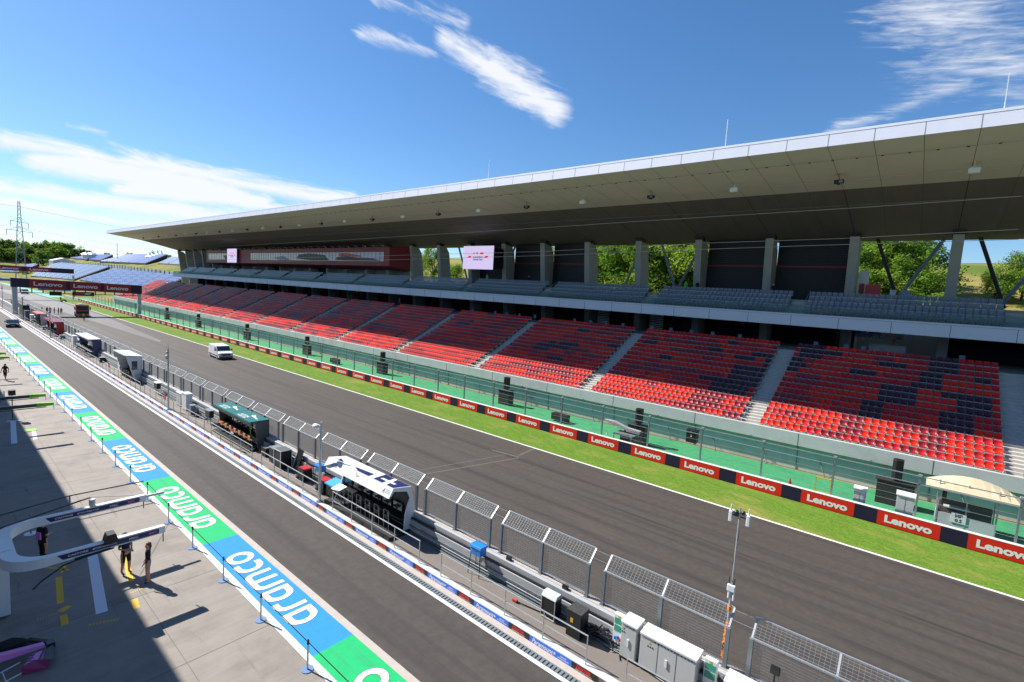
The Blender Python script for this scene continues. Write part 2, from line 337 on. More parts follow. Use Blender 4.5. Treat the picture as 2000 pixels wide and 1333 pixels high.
def rib(m, pts, w, mt, z, fr):
    P = [Vector(p) for p in pts]; n = len(P); cl = (P[0]-P[-1]).length < 1e-4
    if cl: P = P[:-1]; n -= 1
    global _rz; _rz += .0001; z = z+(_rz % .0012); L_ = []
    for i in range(n):
        a = P[(i-1) % n] if (cl or i) else P[i]; b = P[(i+1) % n] if (cl or i < n-1) else P[i]; d = (b-a).normalized(); nn = Vector((-d.y, d.x))*w/2; L_.append((P[i]+nn, P[i]-nn))
    vs = [fr(q, z) for pr in L_ for q in pr]; rg = range(n if cl else n-1)
    m.add(vs, [(2*i, 2*i+1, 2*((i+1) % n)+1, 2*((i+1) % n)) for i in rg], mt)
def arc(cx, cy, r, s, a0, a1, n=10): return [(cx+r*math.cos(rad(a0+(a1-a0)*i/n)), cy+s*math.sin(rad(a0+(a1-a0)*i/n))) for i in range(n+1)]
def aramco(m, y0, mt, z, w, L=6.35):
    """the painted word: round letters with heavy even strokes; x runs along the lane, letter tops towards the boxes"""
    h = .115; K = L/7.05; x = 0
    def fr0(dx): return lambda q, zz: (9.38-q.y*1.12, y0+(q.x+dx)*K, zz)
    for ch in 'aramco':
        f = fr0(x)
        if ch == 'o': rib(m, arc(.55, .5, .55-h, .5-h, 0, 360, 20), w, mt, z, f); x += 1.28
        if ch == 'c': rib(m, [(.85, 1-h)]+arc(.52, .5, .52-h, .5-h, 90, 270, 12)+[(.85, h)], w, mt, z, f); x += 1.0
        if ch == 'a':
            rib(m, [(.98-h, 1-h)]+arc(.5, .5, .5-h, .5-h, 90, 270, 12)+[(.98-h, h)], w, mt, z, f); rib(m, [(1-h, 0+h-w/2), (1-h, 1-h+w/2)], w, mt, z, f); x += 1.22
        if ch == 'r': rib(m, [(h, 0)]+[(h, .55)]+arc(.45, .55, .45-h, .45-h, 180, 90, 6)+[(.72, 1-h)], w, mt, z, f); x += .88
        if ch == 'm':
            rib(m, [(h, 0)]+[(h, .6)]+arc(.4, .6, .4-h, .4-h, 180, 90, 5)+arc(1.2, .6, .4-h, .4-h, 90, 0, 5)+[(1.6-h, 0)], w, mt, z, f); rib(m, [(.8, 0), (.8, 1-h)], w, mt, z, f); x += 1.82
m = MB()
for k in range(-2, 17):
    y0 = 14.52+10.05*k; aramco(m, y0+1.75, SEAM, .0195, .262); aramco(m, y0+1.75, WLET, .023, .235)
struct(m, 'painted_strip_lettering')
sheet('strip_edge_kerb', 9.58, 9.86, -20, 700, .02, CREAM)
sheet('pit_lane', 9.86, 13.08, -20, 700, .008, PITA)
sheet('pit_lane_line', 13.08, 13.24, -20, 700, .012, WHITE)
m = MB().box(13.24, 13.5, -20, 300, -.05, -.01, SEAM)
for i in range(1250): m.box(13.25, 13.49, -15+i*.16, -15+i*.16+.10, -.01, .012, STEELD)
m.box(13.24, 13.27, -20, 300, -.01, .013, STEELD).box(13.47, 13.5, -20, 300, -.01, .013, STEELD); struct(m, 'drain_channel')
sheet('channel_kerb', 13.5, 13.81, -20, 700, .03, CREAM)
struct(MB().box(13.81, 15.5, -20, 700, 0, .26, WALKA), 'pit_wall_walkway')
struct(MB().box(13.815, 14.12, -20, 700, .26, .275, mat('pale walkway edge', (.55, .55, .54), .7, var=.05, vscale=2)), 'walkway_edge')
sheet('race_track', 16.3, 31.95, -120, 700, .006, ASPH)
sheet('track_edge_line', 31.95, 32.13, -120, 700, .011, WHITE)
m = MB(); m.add([(31.95, 235, .014), (36.9, 262, .014), (33, 420, .014), (30.5, 420, .014)], [(0, 1, 2, 3)], mat('far green kerb', (.10, .42, .28), .8)); struct(m, 'green_kerb_strip')
m = MB()   # verge with small real relief
gx = [32.13+.36*i for i in range(14)]; gy = [-40+i*.8 for i in range(375)]; n_ = len(gy)
vs = [(x, y, .012+(0 if i in (0, 13) else R.random()*.05)) for i, x in enumerate(gx) for y in gy]
m.add(vs, [(i*n_+j, (i+1)*n_+j, (i+1)*n_+j+1, i*n_+j+1) for i in range(13) for j in range(n_-1)], GRASS); struct(m, 'grass_verge')
sheet('green_run_off', 37.3, 44.0, -60, 262, .008, GREEN)
# tyre marks on the straight (rubber and a scraped cross)
m = MB(); pale = mat('scraped asphalt', (.125, .108, .093), .8, var=.3, vscale=6)
for a, b, wd in (((28.9, 25.4), (29.3, 22.7), .22), ((32.1, 23.5), (29.5, 23.2), .2), ((29.3, 22.8), (19.5, 25.4), .14), ((28.9, 24.0), (18.5, 26.4), .1)):
    d = Vector((b[0]-a[0], b[1]-a[1], 0)).normalized(); nn = Vector((-d.y, d.x, 0))*wd/2; a = Vector((*a, .0105)); b = Vector((*b, .0105)); m.add([a+nn, b+nn, b-nn, a-nn], [(0, 1, 2, 3)], pale)
m.add([(27.2, 104, .0085), (28.0, 106, .0085), (30.9, 165, .0085), (30.5, 300, .0085), (22, 330, .0085), (25.0, 175, .0085)], [(0, 1, 2, 3, 4, 5)], PALEA)
RUBM = mat('rubbered asphalt', (.056, .048, .043), .68, var=.35, vscale=2.5, stretch=(1, .08, 1))
for xa, xb in ((20.1, 20.55), (21.9, 22.4), (26.1, 26.35)): m.add([(xa, -60, .0072), (xb, -60, .0072), (xb+1.5, 240, .0072), (xa+1.5, 240, .0072)], [(0, 1, 2, 3)], RUBM)
for xs_ in (24.05,): m.add([(xs_, -60, .0078), (xs_+.025, -60, .0078), (xs_+.025, 500, .0078), (xs_, 500, .0078)], [(0, 1, 2, 3)], SEAM)
struct(m, 'track_marks')
# apron markings
m = MB()
def strip(p, q, wd, mt, z=.0095):
    p = Vector((*p, z)); q = Vector((*q, z)); d = (q-p).normalized(); nn = Vector((-d.y, d.x, 0))*wd/2; m.add([p+nn, q+nn, q-nn, p-nn], [(0, 1, 2, 3)], mt)
LBL = mat('white blue floor line', (.72, .76, .84), .7)
strip((4.53, 27.1), (3.9, 21.85), .34, LBL)
strip((3.6, 26.6), (3.35, 25.9), .12, YEL); strip((2.9, 27.0), (3.6, 26.0), .1, YEL); strip((3.24, 25.65), (3.0, 23.5), .2, YEL); strip((2.95, 22.6), (2.9, 21.9), .2, YEL); strip((3.2, 23.1), (2.9, 22.9), .24, YEL)
strip((5.55, 27.2), (5.3, 24.8), .16, YEL); strip((5.3, 24.8), (5.1, 23.4), .2, YEL); strip((4.9, 22.0), (4.8, 21.3), .2, YEL)
for i in range(9): strip((3.45+i*.09, 21.35-.04*i), (3.5+i*.09, 21.33-.04*i), .12, YEL)
for i in range(8): strip((2.3+i*.07, 22.9), (2.33+i*.07, 22.9), .1, YEL)
for i in range(6): strip((4.9+i*.07, 22.55), (4.93+i*.07, 22.55), .1, YEL)
strip((4.45, 54.5), (3.9, 47.5), .3, LBL); strip((4.1, 54.6), (4.85, 54.5), .3, LBL); strip((5.2, 50.6), (5.0, 47.9), .22, LBL)
struct(m, 'apron_markings')
m = MB()
for y in range(-2, 60):
    m.box(-5, 7.8, y*5.02+2, y*5.02+2.025, .004, .0075, mat('slab joint', (.16, .14, .13), .9))
m.box(5.15, 5.17, -20, 300, .004, .0072, _M['slab joint']); struct(m, 'slab_joints')

# ---------------------------------------------------------------- pit building (behind and left of the lens; it throws the shade on the apron)
pb = empty('pit_building', (-8, 100, 0), 'long white pit building whose roof shades the apron', 'building')
m = MB((-8, 100, 0)); m.box(-18, -3.2, -80, 420, 0, 16.2, ROOFW).box(-3.2, -.8, -80, 420, 10.7, 11.0, CONC); m.build('wall', pb)
m = MB((-8, 100, 0)); m.box(-18, .36, -80, 420, 16.25, 16.9, ROOFW); m.build('roof', pb)

# ---------------------------------------------------------------- grandstand
G = 8.12; Y0S, Y1S = -28.0, 221.5; LY1 = 222.0
gs = empty('grandstand', (50, 100, 0), 'long covered main grandstand with white cantilever roof behind the track', 'grandstand'); GO = (50, 100, 0)
def part(mb, name, p=None, **k): return tag(mb.build(name, p or gs), **k)
barz = [3.05, 3.42, 3.79, 4.15, 4.52, 4.88, 5.24, 5.62, 6.03, 6.44, 6.86, 7.27, 7.69, 8.10, 8.51, 8.93]
rz = [z-.38 for z in barz]; RX = [44.75+.8*i for i in range(16)]
stairs = [10.65+16.24*k for k in range(-2, 14)]
m = MB(GO)
prof = [(44.3, rz[0]-.05)]
for i in range(16): prof += [(RX[i]-.42, rz[i-1] if i else rz[0]-.05), (RX[i]-.42, rz[i])]
prof += [(58.6, rz[15]), (58.6, rz[15]-.6), (44.3, rz[0]-.7)]
m.prism(prof, Y0S, LY1, STEPC); part(m, 'seating_terrace')
m = MB(GO); m.box(58.3, 66.2, Y0S, 202, 8.0, 8.55, STEPC); part(m, 'concourse_floor')
for ys_ in stairs:
    if ys_ > 222: continue
    m = MB(GO)
    for i in range(15):
        x = RX[i]-.42; dz = rz[i+1]-rz[i]
        m.box(x+.4, x+.8, ys_-.8, ys_+.8, rz[i]-.1, rz[i]+dz/2, STEPC)
        m.box(x+.4, x+.43, ys_-.8, ys_+.8, rz[i]+dz/2, rz[i]+dz/2+.004, WHITE)
    part(m, 'stairs')
m = MB(GO); m.box(43.95, 44.3, Y0S, LY1, 2.0, 3.0, CONC)
for k in range(-3, 28):
    y = -1.29+G*k; m.box(43.94, 43.952, y-.012, y+.012, 2.0, 3.0, SEAM)
    m.box(43.9, 43.955, y+3.4, y+3.5, 2.0, 2.12, STEEL)
part(m, 'front_beam')
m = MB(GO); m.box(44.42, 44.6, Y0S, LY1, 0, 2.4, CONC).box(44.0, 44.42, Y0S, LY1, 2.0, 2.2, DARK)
for k in range(-3, 28): m.box(44.38, 44.425, -1.29+G*k-.04, -1.29+G*k+.04, 0, 1.9, STEELD)
part(m, 'base_wall')
for k in range(-2, 18):                 # short raking props at the foot of the wall
    y = -3.35+4.06*k; m = MB(GO); m.bar((44.4, y+.5, 1.1), (43.95, y, .05), .05, STEELD); m.box(43.88, 44.02, y-.07, y+.07, 0, .05, STEELD); part(m, 'prop')
# railings at the foot of each stair
for ys_ in stairs:
    if -10 < ys_ < 222:
        m = MB(GO); z0 = 3.0
        m.path([(44.12, ys_-.95, z0), (44.2, ys_-.85, z0+.3), (44.2, ys_+.85, z0+.3), (44.12, ys_+.95, z0)], .035, STEEL); m.bar((44.2, ys_, z0), (44.2, ys_, z0+.3), .025, STEEL); part(m, 'stair_rail')
# interior behind the lower tier
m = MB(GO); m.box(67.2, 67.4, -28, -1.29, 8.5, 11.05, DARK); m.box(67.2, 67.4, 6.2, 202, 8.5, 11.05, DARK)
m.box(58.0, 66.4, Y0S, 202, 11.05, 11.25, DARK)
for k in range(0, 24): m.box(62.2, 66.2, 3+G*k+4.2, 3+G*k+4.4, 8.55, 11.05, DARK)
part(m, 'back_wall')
for (ya, yb, nn) in ((27.2, 28.2, 8), (35.3, 36.3, 9)):
    m = MB(GO)
    for i in range(nn): m.box(64, 64.1, ya, yb+.9, 9.0+i*.24, 9.12+i*.24, mat('pale grey louvre', (.5, .5, .48), .6))  # slats in one even pale grey
    part(m, 'louvre_screen')
# upper tier
m = MB(GO); m.box(56.6, 56.85, -28, 201, 11.05, 12.24, FASC).box(56.85, 57.4, -28, 201, 11.05, 11.3, FASC); m.box(56.56, 56.6, -28, 201, 12.10, 12.26, FASC)
for k in range(-6, 52):
    y = -1.5+4.06*k
    if y < 200: m.box(56.587, 56.6, y-.015, y+.015, 11.05, 12.1, SEAM)
m.box(56.552, 56.56, -28, 201, 12.085, 12.1, SEAM); part(m, 'fascia')
ubz = [12.50, 13.05, 13.58, 14.10]; uz = [z-.38 for z in ubz]; UX = [58.0+.8*i for i in range(4)]
prof = [(56.85, 12.0)]
for i in range(4): prof += [(UX[i]-.42, uz[i-1] if i else 12.0), (UX[i]-.42, uz[i])]
prof += [(68.5, uz[3]), (68.5, 11.3), (56.85, 11.3)]
m = MB(GO); m.prism(prof, -28, 201, CONC2); part(m, 'upper_terrace')
m = MB(GO); m.box(56.95, 56.97, -28, 201, 12.0, 13.05, GCLR); part(m, 'glass_parapet')
for ys_ in stairs:
    if ys_ > 195: continue
    m = MB(GO)
    for i in range(3): m.box(UX[i]-.02, UX[i]+.4, ys_-.7, ys_+.7, uz[i]-.1, uz[i]+.27, STEPC)
    m.path([(57.4, ys_-.72, uz[0]), (57.4, ys_-.72, uz[0]+1.0), (60.9, ys_-.72, uz[3]+1.0), (60.9, ys_-.72, uz[3])], .05, STEEL)
    part(m, 'upper_stairs')
# roof: section is a thin wedge over a deep cantilever
RF = 42.5
m = MB(GO); m.prism([(RF, 24.45), (RF+.12, 25.5), (RF+.62, 25.62), (75, 24.6), (75, 23.6), (68.7, 20.9), (64.6, 20.76), (52.4, 23.36)], Y0S, Y1S, ROOFW); roof = part(m, 'roof')
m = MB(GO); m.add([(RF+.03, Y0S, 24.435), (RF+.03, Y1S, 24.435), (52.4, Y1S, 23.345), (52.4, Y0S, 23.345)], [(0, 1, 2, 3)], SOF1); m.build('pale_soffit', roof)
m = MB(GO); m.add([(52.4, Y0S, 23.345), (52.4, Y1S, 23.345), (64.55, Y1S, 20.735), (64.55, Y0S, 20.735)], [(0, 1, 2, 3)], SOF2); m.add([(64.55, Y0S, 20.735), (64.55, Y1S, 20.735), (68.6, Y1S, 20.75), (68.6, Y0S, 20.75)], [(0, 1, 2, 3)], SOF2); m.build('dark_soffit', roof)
m = MB(GO)
for k in range(-9, 83):
    y = -1.29+.12+G/3*k; wd = .013
    if not (Y0S < y < Y1S): continue
    m.add([(RF+.03, y-wd, 24.425), (RF+.03, y+wd, 24.425), (52.4, y+wd, 23.335), (52.4, y-wd, 23.335)], [(0, 1, 2, 3)], SEAM)
    wd2 = .028 if k % 3 == 0 else .009
    m.add([(52.4, y-wd2, 23.335), (52.4, y+wd2, 23.335), (64.5, y+wd2, 20.73), (64.5, y-wd2, 20.73)], [(0, 1, 2, 3)], SEAM)
    m.add([(RF-.012, y-.012, 24.45), (RF-.012, y+.012, 24.45), (RF+.085, y+.012, 25.3), (RF+.085, y-.012, 25.3)], [(0, 1, 2, 3)], SEAM)
m.box(RF+.085, RF+.11, Y0S, Y1S, 25.3, 25.315, SEAM)
m.build('panel_joint', roof)
m = MB(GO)     # thin service rails under the pale soffit
m.bar((45.0, Y0S, 24.05), (45.0, Y1S, 24.05), .02, STEELD); m.bar((49.6, Y0S, 23.5), (49.6, Y1S, 23.5), .03, CREAM); m.bar((55.5, Y0S, 22.5), (55.5, Y1S, 22.5), .025, STEELD)
for k in range(150): m.box(44.95, 45.05, -10+k*1.53, -10+k*1.53+.16, 24.0, 24.06, SEAM)
m.build('service_rail', roof)
for k in range(-2, 27):   # floodlights alternate between pale box seen from the front and dark cluster
    y = -1.29+G*k
    if y > Y1S-2: continue
    e = MB(GO)
    if k % 2 == 0:
        e.bar((48.4, y, 23.8), (48.4, y, 23.3), .05, WPL); e.box(48.2, 48.5, y-.32, y+.32, 23.0, 23.34, WPL); e.add([(48.3, y-.3, 23.34), (48.3, y+.3, 23.34), (48.35, y, 23.6)], [(0, 1, 2)], GPL)
    else:
        e.bar((48.4, y, 23.8), (48.4, y, 23.3), .05, STEELD)
        for a in (-.25, 0, .22): e.box(48.2, 48.6, y+a-.1, y+a+.1, 22.95+abs(a)*.4, 23.3, BLACK)
        e.box(48.1, 48.25, y-.3, y-.05, 23.05, 23.2, STEELD)
    part(e, 'floodlight')
for y in (-2.1, 14.37, 41): part(MB(GO).bar((43.1, y, 25.5), (43.1, y, 27.75), .05 if y < 20 else .03, WPL), 'lightning_rod')
# pillars: concrete fins that widen towards the back, leaning forward at the foot
def pillar(y, mt=CONC2):
    m = MB(GO); t = .42
    pr = [(59.4, 8.5), (62.0, 8.5), (64.4, 20.0), (63.7, 20.45), (61.6, 20.75)]
    pr = [(64.4, 8.5), (67.0, 8.5), (66.1, 15), (65.4, 19.4), (64.7, 20.3), (62.9, 20.6)]
    m.prism(pr, y-t, y+t, mt); m.box(63.0, 64.0, y-.5, y+.5, 20.5, 21.1, SEAM)
    m.box(63.6, 63.9, y-.18, y+.18, 15.3, 15.5, mat('exit sign green', (.05, .35, .2), .5))
    return part(m, 'pillar')
for k in range(-3, 28): pillar(-1.29+G*k)
for i_, pts in enumerate(([(168.8, 16.1), (70.5, 17.4), (37.6, 17.9), (17.9, 18.6), (6.1, 18.8), (-4.1, 19.2)], [(168.8, 15.4), (70.4, 16.7), (37.5, 17.4), (17.9, 18.0), (6.1, 18.3), (-4.2, 18.5)], [(144.1, 19.7), (78.1, 20.3), (32.2, 20.9), (27.9, 21.0), (4.6, 21.3), (-4.0, 21.5)])):
    m = MB(GO)
    for a, b in zip(pts, pts[1:]): m.bar((50, a[0], a[1]), (50, b[0], b[1]), .035, CREAM)
    part(m, 'stay_cable')
# braces behind the open bays
def brace(y0, z0, y1, z1, x=66.9, mt=BSTEEL, r=.34): part(MB(GO).bar((x, y0, z0), (x+.6, y1, z1), r, mt, n=10), 'brace')
for k, d in ((0, 1), (1, 1), (4, 1), (5, 0), (8, 1), (9, 1), (-1, 1)):
    y = -1.29+G*(k-1)
    if d:
        brace(y+.9, 20.9, y+4.4, 14.0, 67.2, BSTEEL); brace(y+G-1.6, 20.9, y+4.0, 14.0, 66.6, STEELB if k in (1, 8, 0) else BSTEEL)
    else: brace(y+1.2, 20.9, y+4.2, 14.0, 67.0, BSTEEL)
for k in (2, 3, 6, 7, 8):                # black louvre walls fill some bays
    pass
def louvre(k, x=65.7):
    y = -1.29+G*(k-1); m = MB(GO); m.box(x, x+.2, y+.42, y+G-.42, 13.7, 21.0, BLACKW)
    for i in range(28): m.box(x-.02, x, y+.42, y+G-.42, 13.8+i*.25, 13.82+i*.25, STEELB)
    m.box(x-.03, x, y+.42, y+G-.42, 17.55, 17.72, mat('thin red band', (.25, .008, .008), .5)); part(m, 'louvre_wall')
for k in (2, 3, 6, 7, 8): louvre(k)
for k in range(11, 28):                  # closed concrete bays under the suite
    y = -1.29+G*(k-1)
    if k in (12, 11, 19): part(MB(GO).box(65.7, 65.9, y+3.6, y+G, 13.7, 17, CONC2), 'bay_wall')
    else: part(MB(GO).box(65.7, 65.9, y, y+G, 13.7, 21, CONC2 if k % 3 else BLACKW), 'bay_wall')
# red suite with band of windows
m = MB(GO); ya, yb = 81.8, 178.0
m.add([(59.3, ya, 16.3), (59.3, yb, 16.3), (63.2, yb+1, 15.7), (63.2, ya-1.6, 15.7), (59.3, ya, 20.0), (59.3, yb, 20.0), (63.2, yb+1, 20.6), (63.2, ya-1.6, 20.6)], [(0, 1, 2, 3), (4, 7, 6, 5), (0, 4, 5, 1), (1, 5, 6, 2), (2, 6, 7, 3), (3, 7, 4, 0)], SUITE); suite = part(m, 'suite')
banner = mat('window banner print', (.30, .27, .46), .15, col2=(.10, .10, .14), vscale=.12, stretch=(1, 1, .5), spec=.9)
m = MB(GO); m.box(59.27, 59.3, 83.5, 145, 17.2, 19.05, banner).box(59.27, 59.3, 156, 176, 17.2, 19.05, banner); m.build('window', suite)
m = MB(GO)
for pts, mm in (([(104, 17.3), (112, 17.25), (119, 17.7), (118, 18.6), (113, 18.9), (106, 18.5)], BLACK), ([(84.5, 17.3), (93, 17.3), (101, 17.4), (101, 18.0), (97, 18.3), (93, 17.9), (87, 17.8)], BLACK), ([(91, 18.0), (99.5, 18.1), (100, 18.8), (97, 18.9), (92, 18.4)], REDP), ([(122, 17.3), (128, 17.3), (131, 17.8), (126, 18.3)], BSTEEL), ([(159, 17.3), (163, 17.3), (164, 18.4), (160, 18.6)], BLACK)): m.add([(59.262, a, b) for a, b in pts], [tuple(range(len(pts)))], mm)
m.build('window_print', suite); m = MB(GO)
for i in range(68):
    y = 83.5+i*1.37
    if y < 176 and not 145.5 < y < 155: m.box(59.24, 59.27, y-.03, y+.03, 17.2, 19.05, STEELB)
m.box(59.24, 59.27, 83.5, 145, 17.15, 17.2, STEELB); m.build('window_frame', suite)
for i in range(30):
    y = 84+i*3.1; part(MB(GO).bar((59.4, y, 20.0), (59.4, y, 20.3), .06, WPL).box(58.7, 59.4, y-.06, y+.06, 20.3, 20.36, WPL), 'wall_lamp')
# video screens
SCR = mat('lit screen', (.62, .52, .76), .4, emit=.55)
def screen(name, x, ya, yb, z0, z1, lab):
    e = empty(name, (x, (ya+yb)/2, z0), lab, 'video screen'); o = e.location
    MB(o).box(x, x+.05, ya, yb, z0, z1, SCR).build('display', e); MB(o).box(x+.05, x+.5, ya+.1, yb-.1, z0+.1, z1-.1, BLACK).box(x+.5, 63, ya+.3, yb-3, z0+.3, z1-.3, STEELB).build('cabinet', e)
    c = (ya+yb)/2; s = (z1-z0)/4.0; zc = (z0+z1)/2; u = (0, 0, 1); r = (0, -1, 0); m = MB(o); f = x-.012
    RD = mat('screen red', (.8, .02, .03), .4, emit=.4); BK = mat('screen black', (.01, .01, .015), .5)
    word(m, 'F1', (f, c+.95*s, zc+.72*s), r, u, .34*s, RD, bold=.04, shear=.3, width=.62*s); word(m, '75', (f, c+.22*s, zc+.72*s), r, u, .32*s, BK, bold=.03, width=.5*s)
    m.box(f-.002, f, c-1.3*s, c-.5*s, zc+.56*s, zc+.88*s, RD)
    word(m, 'HUNGARIAN', (f, c, zc+.08*s), r, u, .3*s, BK, width=2.35*s, bold=.03); word(m, 'GRAND PRIX', (f, c, zc-.34*s), r, u, .3*s, BK, width=2.35*s, bold=.03)
    for sg in (-1, 1):
        cc = c-sg*2.0*s; m.add([(f, cc+.5*s, zc-.05*s), (f, cc-.25*s, zc-.05*s), (f, cc-.5*s, zc+.3*s), (f, cc+.25*s, zc+.3*s)], [(0, 1, 2, 3)], RD)
    m.build('lettering', e)
screen('video_screen', 60.2, 55.15, 62.15, 16.15, 20.0, 'large lit lilac screen beside open bay reading HUNGARIAN GRAND PRIX')
screen('video_screen', 58.6, 152.8, 159.5, 16.3, 20.3, 'lit lilac screen hung in front of the dark red suite')

# ---------------------------------------------------------------- seats
def seat_geo(lod):
    """(verts, faces, slot) facing -x; slot 0 = shell, 1 = bar"""
    b = MB()
    if lod == 0:
        n = 4; ys_ = [-.215+.43*i/n for i in range(n+1)]
        vs = []
        for j, (z, x, k) in enumerate(((.43, .12, .05), (.56, .20, .035), (.71, .235, .03), (.765, .25, .03))):
            for i, y in enumerate(ys_):
                c = abs(y)/.215; vs.append((x-k*c*c*1.6, y*(1 if j < 3 else .86), z-(.015*c*c if j == 3 else 0)))
        for j in range(3):
            for i in range(n): b.add([vs[j*5+i], vs[j*5+i+1], vs[(j+1)*5+i+1], vs[(j+1)*5+i]], [(0, 1, 2, 3)], 0)
        vs2 = [(x+.035, y, z) for x, y, z in vs]
        for j in range(3):
            for i in range(n): b.add([vs2[j*5+i], vs2[(j+1)*5+i], vs2[(j+1)*5+i+1], vs2[j*5+i+1]], [(0, 1, 2, 3)], 0)
        b.add([vs[15+i] for i in range(5)]+[vs2[15+i] for i in range(5)], [(i, i+1, i+6, i+5) for i in range(4)], 0)
        pan = []
        for x, z in ((-.24, .43), (-.14, .405), (.02, .40), (.14, .45)):
            for y in ys_: pan.append((x, y*(.95 if x < -.2 else 1), z+.045*(abs(y)/.215)**2))
        for j in range(3):
            for i in range(n): b.add([pan[j*5+i], pan[(j+1)*5+i], pan[(j+1)*5+i+1], pan[j*5+i+1]], [(0, 1, 2, 3)], 0)
        pf = [(x, y, z-.04) for x, y, z in pan[:5]]; b.add(pan[:5]+pf, [(i, i+1, i+6, i+5) for i in range(4)], 0)
    else:
        b.add([(.14, -.215, .42), (.14, .215, .42), (.23, .215, .76), (.23, -.215, .76)], [(0, 1, 2, 3)], 0)
        b.add([(.26, -.215, .76), (.26, .215, .76), (.23, .215, .76), (.23, -.215, .76)], [(0, 1, 2, 3)], 0)
        b.add([(-.24, -.215, .43), (.14, -.215, .43), (.14, .215, .43), (-.24, .215, .43)], [(0, 1, 2, 3)], 0)
        b.add([(-.24, -.215, .39), (-.24, .215, .39), (-.24, .215, .43), (-.24, -.215, .43)], [(0, 1, 2, 3)], 0)
    sh = len(b.f)
    b.box(-.27, -.235, -.2, .2, .335, .38, 1)
    if lod == 0: b.box(-.2, .2, -.245, -.225, .30, .46, 1).box(.1, .16, -.03, .03, 0, .4, 2)
    return b
SG = [seat_geo(0), seat_geo(1)]
PITCH_S = .488
_pat = {15: [(7.7, 9.6, 3), (-2.1, -0.6, 3), (-0.2, 1.2, 2)], 14: [(7.7, 9.5, 3), (6.1, 7.1, 3), (-2.1, -0.7, 3), (15.5, 16.4, 3), (26.7, 27.7, 3)], 13: [(7.7, 9.5, 3), (1.3, 2.8, 3), (-2.1, -0.7, 3), (20.9, 23.0, 2), (16.9, 20.6, 2)], 12: [(8.8, 9.6, 3), (-1.1, 0.3, 3), (-4.1, -3.2, 3), (0.3, 1.9, 1), (23.9, 24.9, 3), (16.5, 17.5, 3), (11.1, 13.1, 3)], 11: [(8.7, 9.6, 3), (3.3, 4.8, 3), (-1.1, 0.4, 3), (0.3, 2.2, 1), (13.2, 14.6, 3), (11.1, 11.6, 3), (17.0, 19.3, 2)], 10: [(8.8, 9.6, 3), (-1.1, 0.3, 3), (11.2, 11.6, 3), (27.9, 28.9, 3)], 9: [(0.4, 2.3, 3), (-4.0, -1.6, 3), (7.2, 8.7, 2), (21.0, 22.0, 3), (11.2, 14.2, 3)], 8: [(0.4, 2.3, 3), (-4.0, -2.6, 3), (7.1, 8.6, 2), (7.3, 8.7, 2), (11.0, 14.1, 3)], 7: [(0.4, 2.3, 3), (-4.0, -2.6, 3), (11.0, 14.1, 3), (21.6, 23.3, 2), (17.4, 20.1, 2)], 6: [(1.9, 3.4, 3), (-3.0, -1.6, 3), (11.0, 16.6, 3), (20.9, 24.7, 2)], 5: [(1.9, 3.3, 3), (-3.0, -1.6, 3), (6.9, 9.7, 2), (12.1, 15.2, 3)], 4: [(1.9, 3.3, 3), (-3.0, -1.6, 3), (8.3, 9.7, 2), (12.1, 15.2, 3), (24.9, 26.4, 2)], 3: [(2.9, 4.4, 2), (-2.0, 0.9, 2), (20.3, 21.2, 2), (13.3, 16.2, 2)], 2: [(3.0, 4.4, 2), (-2.0, -0.6, 2), (7.4, 8.3, 2), (13.3, 16.2, 2), (11.3, 12.3, 2)], 1: [(2.9, 4.3, 2), (-2.0, -0.6, 2), (13.3, 16.2, 2)], 0: [(4.0, 5.4, 2), (1.5, 2.9, 2), (-0.5, 0.4, 2), (14.4, 17.3, 2), (11.4, 12.9, 2)]}
PR = random.Random(11)
blobs = []
for _ in range(2100):
    y = -30+PR.random()*255; r = PR.randrange(16); far = min(1, max(0, (y-90)/90))
    blobs.append((y, y+PR.choice((1., 1.5, 2., 2.5, 3.5, 5.)), r, r+PR.choice((1, 1, 1, 2)), PR.choices((0, 1, 2, 3), (4.5-2*far, 4.5-far, 3, (.55+2.6*far if y > 26 else .35)))[0]))
byrow = {r: [b for b in blobs if b[2] <= r < b[3]] for r in range(16)}
def seat_col(r, y):
    c = 0 if (r*7+int(y*.21)) % 3 else 1
    if r < 4 and y < 30: c = 0
    for a, b, r0, r1, k in byrow[r]:
        if a <= y < b and not (r < 4 and k == 3): c = k if (y > 26 or k < 2 or (k == 2 and r > 3 and a % 1 < .45)) else (0 if r < 4 else 1)
    if y < 40:
        for a, b, k in _pat.get(r, []):
            if a-.1 <= y <= b+.1: c = k
    return c
SEATM = [S_R, S_M, S_K, S_D]
allseats = []
for si in range(len(stairs)-1):
    a = stairs[si]+.8; b = stairs[si+1]-.8; n = 30; p = (b-a)/n
    for r in range(16):
        for c in range(n):
            y = b-(c+.5)*p
            if y > 221: continue
            px, py, z = pixel((RX[r], y, rz[r]+.6))
            allseats.append((z, px, py, si, r, c, y))
vis = sorted([s for s in allseats if -8 < s[1] < 2003 and s[2] > 0], key=lambda s: s[0])
near = vis[:300]; nearset = {(s[3], s[4], s[5]) for s in near}
